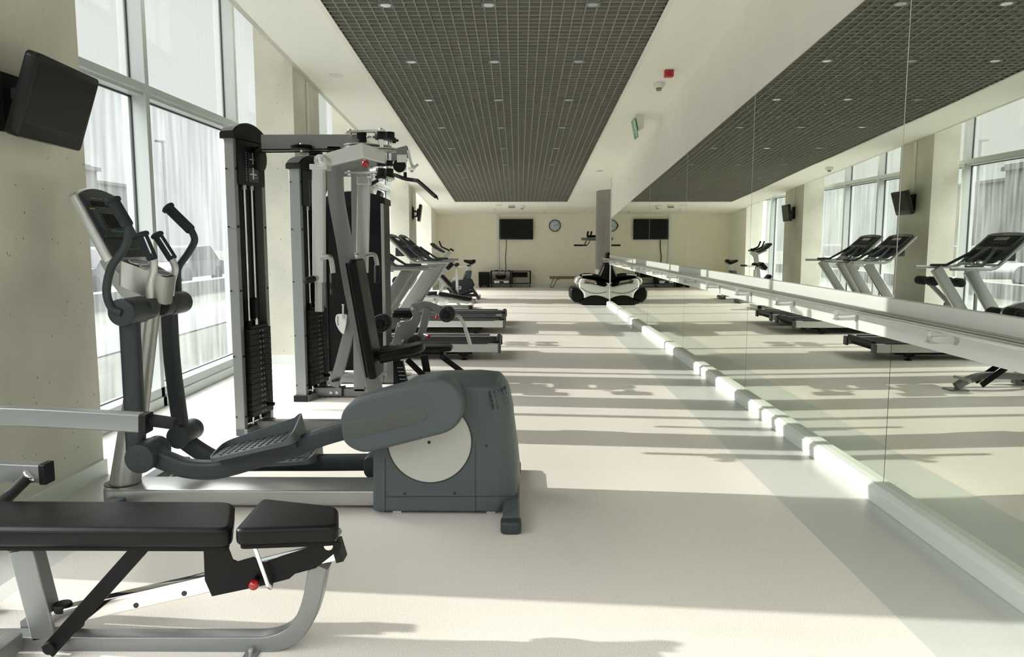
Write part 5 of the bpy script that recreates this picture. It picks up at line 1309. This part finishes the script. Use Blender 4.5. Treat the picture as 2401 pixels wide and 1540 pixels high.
# dip station behind the column
dsn = thing('dip_station', (2.15, 19.7, 0), 'dark dip and knee-raise station partly hidden behind the round column', 'exercise station')
Yq = 19.6
for y in (Yq-.28, Yq+.28):
    dy = 0 if y < Yq else 0
    ox = 0 if y < Yq else .08
    def qq(px, py): return P(px - (8 if y < Yq else 0), py, y)
    M().tube(catmull([qq(1374, 575), qq(1379, 572), qq(1384, 560), qq(1385, 551)], 4), .018, 10).obj('handle', 'grey_steel', dsn)
    M().cyl(qq(1353.5, 575), qq(1375, 575), .022, 12, .004).obj('grip', 'rubber', dsn)
    M().cyl(qq(1385, 553), qq(1387, 542), .024, 12, .004).obj('grip', 'rubber', dsn)
    M().bar([qq(1371, 560), (2.2, y, qq(1390, 562).z)], .06, .07).obj('arm', 'grey_steel', dsn)
    M().box(qq(1385, 555).x, 2.2, y-.06, y+.06, qq(1385, 557).z, qq(1385, 551).z).obj('elbow_pad', 'black_vinyl', dsn, bevel=.02)
    M().bar([(2.25, y, .03), (2.25, y, 1.9)], .07, .07).obj('upright', 'grey_steel', dsn)
    M().bar([(1.95, y, .03), (2.75, y, .03)], .06, .05).obj('base_tube', 'grey_steel', dsn)
M().box(2.2, 2.28, Yq-.18, Yq+.18, 1.35, 1.95).obj('back_pad', 'black_vinyl', dsn, bevel=.02)
M().bar([(2.25, Yq-.3, 1.2), (2.25, Yq+.3, 1.2)], .05, .05, ref=(1, 0, 0)).obj('cross_bar', 'grey_steel', dsn)
done()
for (px, py, lab) in ((1254.5, 532.5, 'small white wall plate just right of the large television'), (1253, 649, 'white power socket low on back wall right of the media stand')):
    v = P(px, py, Yw); tag(M().box(v.x-.035, v.x+.035, Yw-.012, Yw, v.z-.035, v.z+.035).obj('wall_socket', 'white_plastic', bevel=.004), lab, 'wall plate')

# ================================================================ MONITORS ON THE PIERS
def monitor(y, z, tilt, turn, reach, lab, w=.66, h=.45, first=False):
    t = thing('wall_monitor', (XC, y, z), lab, 'television')
    M().box(XC+.001, XC+.03, y-.09, y+.09, z-.14, z+.14).obj('wall_plate', 'black_steel', t, bevel=.003)
    M().bar([(XC+.03, y, z+.05), (XC+reach-.03, y, z+.03)], .06, .05).obj('bracket_arm', 'slate_dark', t)
    M().bar([(XC+.03, y, z-.08), (XC+reach-.03, y, z-.07)], .05, .04).obj('bracket_arm', 'slate_dark', t)
    mt = Matrix.Translation(Vector((XC+reach, y, z))) @ Matrix.Rotation(turn, 4, 'Z') @ Matrix.Rotation(tilt, 4, 'Y') @ Matrix.Rotation(R(90), 4, 'Z') @ Matrix.Rotation(R(90), 4, 'X')
    o = rounded([(-w/2, -h/2), (w/2, -h/2), (w/2, h/2), (-w/2, h/2)], .03, 4)
    cs = M().slab(o, -.03, .03, .008, 3, mt).obj('casing', 'tv_frame', t)
    M().slab(rounded([(-w/2+.03, -h/2+.075), (w/2-.03, -h/2+.075), (w/2-.03, h/2-.035), (-w/2+.03, h/2-.035)], .004, 2), .028, .0312, .0005, 1, mt).obj('screen', 'screen', t)
    M().slab(rounded([(-w/4, -h/4), (w/4, -h/4), (w/4, h/4), (-w/4, h/4)], .03, 4), -.07, -.028, .012, 3, mt).obj('rear_housing', 'black_plastic', t)
    done()
    tag(M().box(XC+.001, XC+.02, y-.035+(-.12 if y < 5 else 0), y+.035+(-.12 if y < 5 else 0), z+.16, min(ceil_z(y)-.01, 4)).obj('cable_trunking', 'alu_white', bevel=.004), 'pale vertical cable duct above the %s' % lab.split(' on ')[0].replace('black ', ''), 'cable duct') 
monitor(3.80, 2.065, R(18.2), R(5), .228, 'large tilted monitor on the nearest concrete pier', .60, .393)
monitor(9.15, 2.12, R(18), R(5), .17, 'second-nearest monitor, on the pier behind the hanging silver arms', .60, .393)
monitor(12.65, 2.02, R(16), R(5), .17, 'third monitor, on the pier above the black cabinet', .60, .393)
monitor(18.0, 2.05, R(8), R(5), .17, 'farthest monitor, on the pier beyond the treadmills', .60, .393)

# ================================================================ CEILING FIXTURES
def disc(x, y, r, name, lab, cat, h=.008):
    z = ceil_z(y); o = thing(name, (x, y, z), lab, cat)
    M().lathe((x, y, z+.004), (0, .0738, -1) if False else (0, -.0738, -1), [(r, 0), (r, h*.6+.004), (r-.01, h+.004), (r-.018, h+.002), (.001, h+.002)], 32).obj('rim', 'white_plastic', o)
    M().lathe((x, y, z+.004), (0, -.0738, -1), [(r-.02, 0), (r-.02, h+.0035), (.001, h+.0035)], 32).obj('cover', 'alu_white', o, smooth=0)
    done()
disc(-2.10, 8.97, .085, 'ceiling_speaker', 'round flush ceiling speaker in the left margin near the second pier', 'ceiling speaker')
disc(1.61, 15.53, .085, 'ceiling_speaker', 'round flush ceiling speaker in the right margin near the far column', 'ceiling speaker')
disc(-.555, 21.2, .10, 'ceiling_speaker', 'round flush ceiling speaker between the grille end and the back wall', 'ceiling speaker')
def smoke(x, y, lab, s=1.0):
    z = ceil_z(y); o = thing('smoke_detector', (x, y, z), lab, 'smoke detector')
    M().lathe((x, y, z+.004), (0, 0, -1), [(.058*s, 0), (.058*s, .022*s), (.045*s, .045*s), (.040*s, .05*s)], 28).obj('base', 'white_plastic', o)
    m = M(); m.lathe((x, y, z-.045*s), (0, 0, -1), [(.026*s, 0), (.024*s, .02*s)], 24); m.obj('sensing_gap', 'black_matt', o)
    M().lathe((x, y, z-.056*s), (0, 0, -1), [(.0295*s, 0), (.0285*s, .006*s)], 24).obj('louvre', 'white_plastic', o)
    M().lathe((x, y, z-.071*s), (0, 0, -1), [(.027*s, 0), (.022*s, .008*s), (.001, .010*s)], 24).obj('cap', 'white_plastic', o)
    done()
smoke(1.66, 9.31, 'white smoke detector just behind the red alarm box', 1.25)
smoke(-2.11, 15.16, 'white smoke detector on the left ceiling margin right of the pulldown bar', 1.25)
smoke(.08, 21.33, 'white smoke detector right of the ceiling box near the back wall', 1.5)
x, y = 1.678, 8.80; z = ceil_z(y)
ar_ = thing('fire_alarm_sounder', (x, y, z), 'small red fire alarm box on the ceiling', 'fire alarm')
M().box(x-.05, x+.05, y-.04, y+.05, z-.075, z+.004).obj('casing', 'alarm_red', ar_, bevel=.01)
M().lathe((x, y-.036, z-.035), (0, -1, 0), [(.03, 0), (.03, .006), (.001, .006)], 20).obj('sounder_front', 'red', ar_)
done()
x, y = -.20, 21.13; z = ceil_z(y)
pb = thing('ceiling_sensor_box', (x, y, z), 'small grey box under the ceiling beyond the grille', 'sensor box')
M().box(x-.10, x+.10, y-.05, y+.05, z-.05, z+.004).obj('casing', 'white_plastic', pb, bevel=.006); M().box(x-.09, x+.09, y-.055, y-.048, z-.09, z-.045).obj('lens', 'label_grey', pb)
done()
for (x, y, lab) in ((-.70, 22.1, 'tiny sprinkler head on ceiling left of the television'), (.74, 22.6, 'tiny sprinkler head on ceiling above the wall clock'), (1.90, 22.3, 'tiny sprinkler head on ceiling beside the round column')):
    z = ceil_z(y); o = thing('sprinkler_head', (x, y, z), lab, 'sprinkler')
    M().lathe((x, y, z+.003), (0, 0, -1), [(.04, 0), (.04, .006), (.02, .012)], 20).obj('escutcheon', 'white_plastic', o)
    M().cyl((x, y, z), (x, y, z-.05), .01, 10).obj('nozzle', 'bright_steel', o); done()
# exit sign
x, y = 1.62, 11.0; z = ceil_z(y)
ex = thing('exit_sign', (x, y, z), 'white wedge-shaped emergency exit light with a green running-man sign', 'exit sign')
a0 = P(1497, 275, 10.95)
yb0, yb1 = 10.85, 11.12
body = [(1.60, z+.01), (1.73, z+.01), (1.735, z-.21), (1.64, z-.21), (1.60, z-.05)]
M().prism([(1.615, z+.01), (1.74, z+.01), (1.74, z-.17), (1.665, z-.20)], yb0, yb1).obj('lamp_housing', 'white_plastic', ex, bevel=.006)
# sign plate leans out on the left side
e0 = Vector((1.60, 0, z-.04)); e1 = Vector((1.655, 0, z-.30)); d = (e1-e0).normalized(); n = Vector((-d.z, 0, d.x)); 
if n.x > 0: n = -n
mt = Matrix(((0, -d.x, n.x, e1.x), (-1, 0, 0, 11.14), (0, -d.z, n.z, e1.z), (0, 0, 0, 1)))
Hs = (e1-e0).length; Ws = .34
sg = M().slab([(0, 0), (Ws, 0), (Ws, Hs), (0, Hs)], -.006, 0, .001, 1, mt).obj('sign_plate', 'label_green', ex, smooth=0)
MATS['label_green'].node_tree.nodes['Principled BSDF'].inputs['Base Color'].default_value = (.10, .40, .19, 1)
m = M()
def sp_(pts): m._add([mt @ Vector((u, v, .0015)) for u, v in pts], [tuple(range(len(pts)))])
sp_([(.19, .02), (.31, .02), (.31, .24), (.19, .24)])                       # doorway
m.obj('doorway_symbol', 'label_white', sg, smooth=0); m = M()
def limb(pts, w): 
    for (p, q) in zip(pts[:-1], pts[1:]):
        v = Vector(q)-Vector(p); k = Vector((-v.y, v.x)).normalized()*w
        m._add([mt @ Vector((c.x, c.y, .003)) for c in (Vector(p)+k, Vector(q)+k, Vector(q)-k, Vector(p)-k)], [(0, 1, 2, 3)])
limb([(.165, .165), (.145, .115)], .014); limb([(.145, .115), (.17, .075), (.155, .035)], .008); limb([(.145, .115), (.115, .085), (.075, .085)], .008)
limb([(.165, .16), (.195, .135), (.22, .15)], .006); limb([(.16, .16), (.125, .165), (.11, .135)], .006)
m.cyl(mt @ Vector((.178, .20, .001)), mt @ Vector((.178, .20, .0032)), .014, 14)
m.obj('running_man_symbol', 'label_white', sg, smooth=0); m = M()
sp_([(.02, .11), (.05, .14), (.05, .12), (.09, .12), (.09, .10), (.05, .10), (.05, .08)]); m.obj('arrow_symbol', 'label_white', sg, smooth=0)
done()

# ================================================================ OUTSIDE
struct(M().box(-90, 40, -40, 120, -.40, -.15).obj('ground', 'grass', smooth=0))
tag(M().box(-7.6, -5.6, -30, 120, -.15, -.13).obj('footpath', 'asphalt', smooth=0), 'pale footpath outside the windows running along the building', 'path')
tag(M().box(-13.2, -10.5, -30, 120, -.15, -.12).obj('road', 'asphalt', smooth=0), 'pale road outside beyond the grass', 'road')
tag(M().box(-9.6, -9.2, -30, 60, -.15, .25).obj('low_wall', 'snow', smooth=0), 'low pale wall along the road outside', 'wall')
lx_ = P(385, 400, 30)
sl = thing('street_lamp', (lx_.x, 30, -.15), 'tall thin street lamp seen through the windows', 'street lamp')
zt4 = P(385, 332, 30).z
M().cyl((lx_.x, 30, -.15), (lx_.x, 30, zt4), .06, 12).obj('pole', 'facade', sl)
M().bar([(lx_.x+.05, 30, zt4), (lx_.x-.28, 30, zt4+.03)], .18, .08, r=.02).obj('lamp_head', 'facade_dark', sl)
done()
def building(x0, x1, y0, y1, h, lab, mt_='facade', n=6, fl=2):
    o = thing('building', ((x0+x1)/2, (y0+y1)/2, -.15), lab, 'building')
    M().box(x0, x1, y0, y1, -.15, h).obj('wall', mt_, o, smooth=0)
    M().box(x0-.2, x1+.2, y0-.2, y1+.2, h, h+.25).obj('roof', 'facade_dark', o, smooth=0)
    for i in range(n):
        for j in range(fl):
            xx = x0+(x1-x0)*(i+.5)/n; zz = .8 + (h-.8)*(j)/fl
            M().box(xx-.6, xx+.6, y0-.05, y0+.02, zz, zz+(h/fl)*.5).obj('window', 'facade_dark', o, smooth=0)
    done()
building(-47, -36, 60, 72, P(520, 417, 60).z-.0, 'long pale building far outside, right of the street lamp')
building(-30, -27.5, 44, 50, 5.9, 'small grey block far outside behind the first mullion', 'facade', 2, 2)
building(-50, -31.5, 46, 56, P(220, 357, 46).z, 'low pale building far outside at left, below the monitor', 'facade', 8, 2)
building(-60, -48, 5, 30, 6.2, 'pale building across the road seen reflected in the mirrors', 'facade', 4, 2)
def car(x, y, lab, cpy=None):
    o = thing('car', (x, y, -.12), lab, 'car', 'parked cars outside')
    body = [(-2.1, .30), (-2.15, .55), (-2.0, .72), (-1.2, .82), (1.2, .85), (1.95, .78), (2.15, .6), (2.1, .3)]
    cab = [(-1.15, .80), (-.55, 1.32), (.75, 1.36), (1.55, .83)]
    def lay(pf, y0, y1, z0=-.12): return [[Vector((x+yy, y+xx, z0+zz)) for xx, zz in pf] for yy in (y0, y1)]
    M().loft(lay(rounded(body, .12, 3), -.85, .85)).obj('body', 'car_paint', o)
    M().loft([[Vector((x+s*.80*k, y+xx*(1 if k > .9 else .92), -.12+zz)) for xx, zz in rounded(cab, .1, 3)] for s, k in ((-1, 1), (1, 1))]).obj('cabin', 'facade_dark', o)
    for a in (-1.3, 1.3):
        for s in (-.86, .68): M().cyl((x+s, y+a, .20), (x+s+.18, y+a, .20), .32, 20, .02).obj('wheel', 'rubber', o)
    done(); return o
c1_ = car(-11.9, 21.0, 'dark car parked outside, nearest of those reflected in the mirror')
copy_tree(c1_, (0, 5.6, 0), 'dark car parked outside behind the nearest reflected one')
copy_tree(c1_, (.3, 17.5, 0), 'dark car parked outside, farthest along the road')
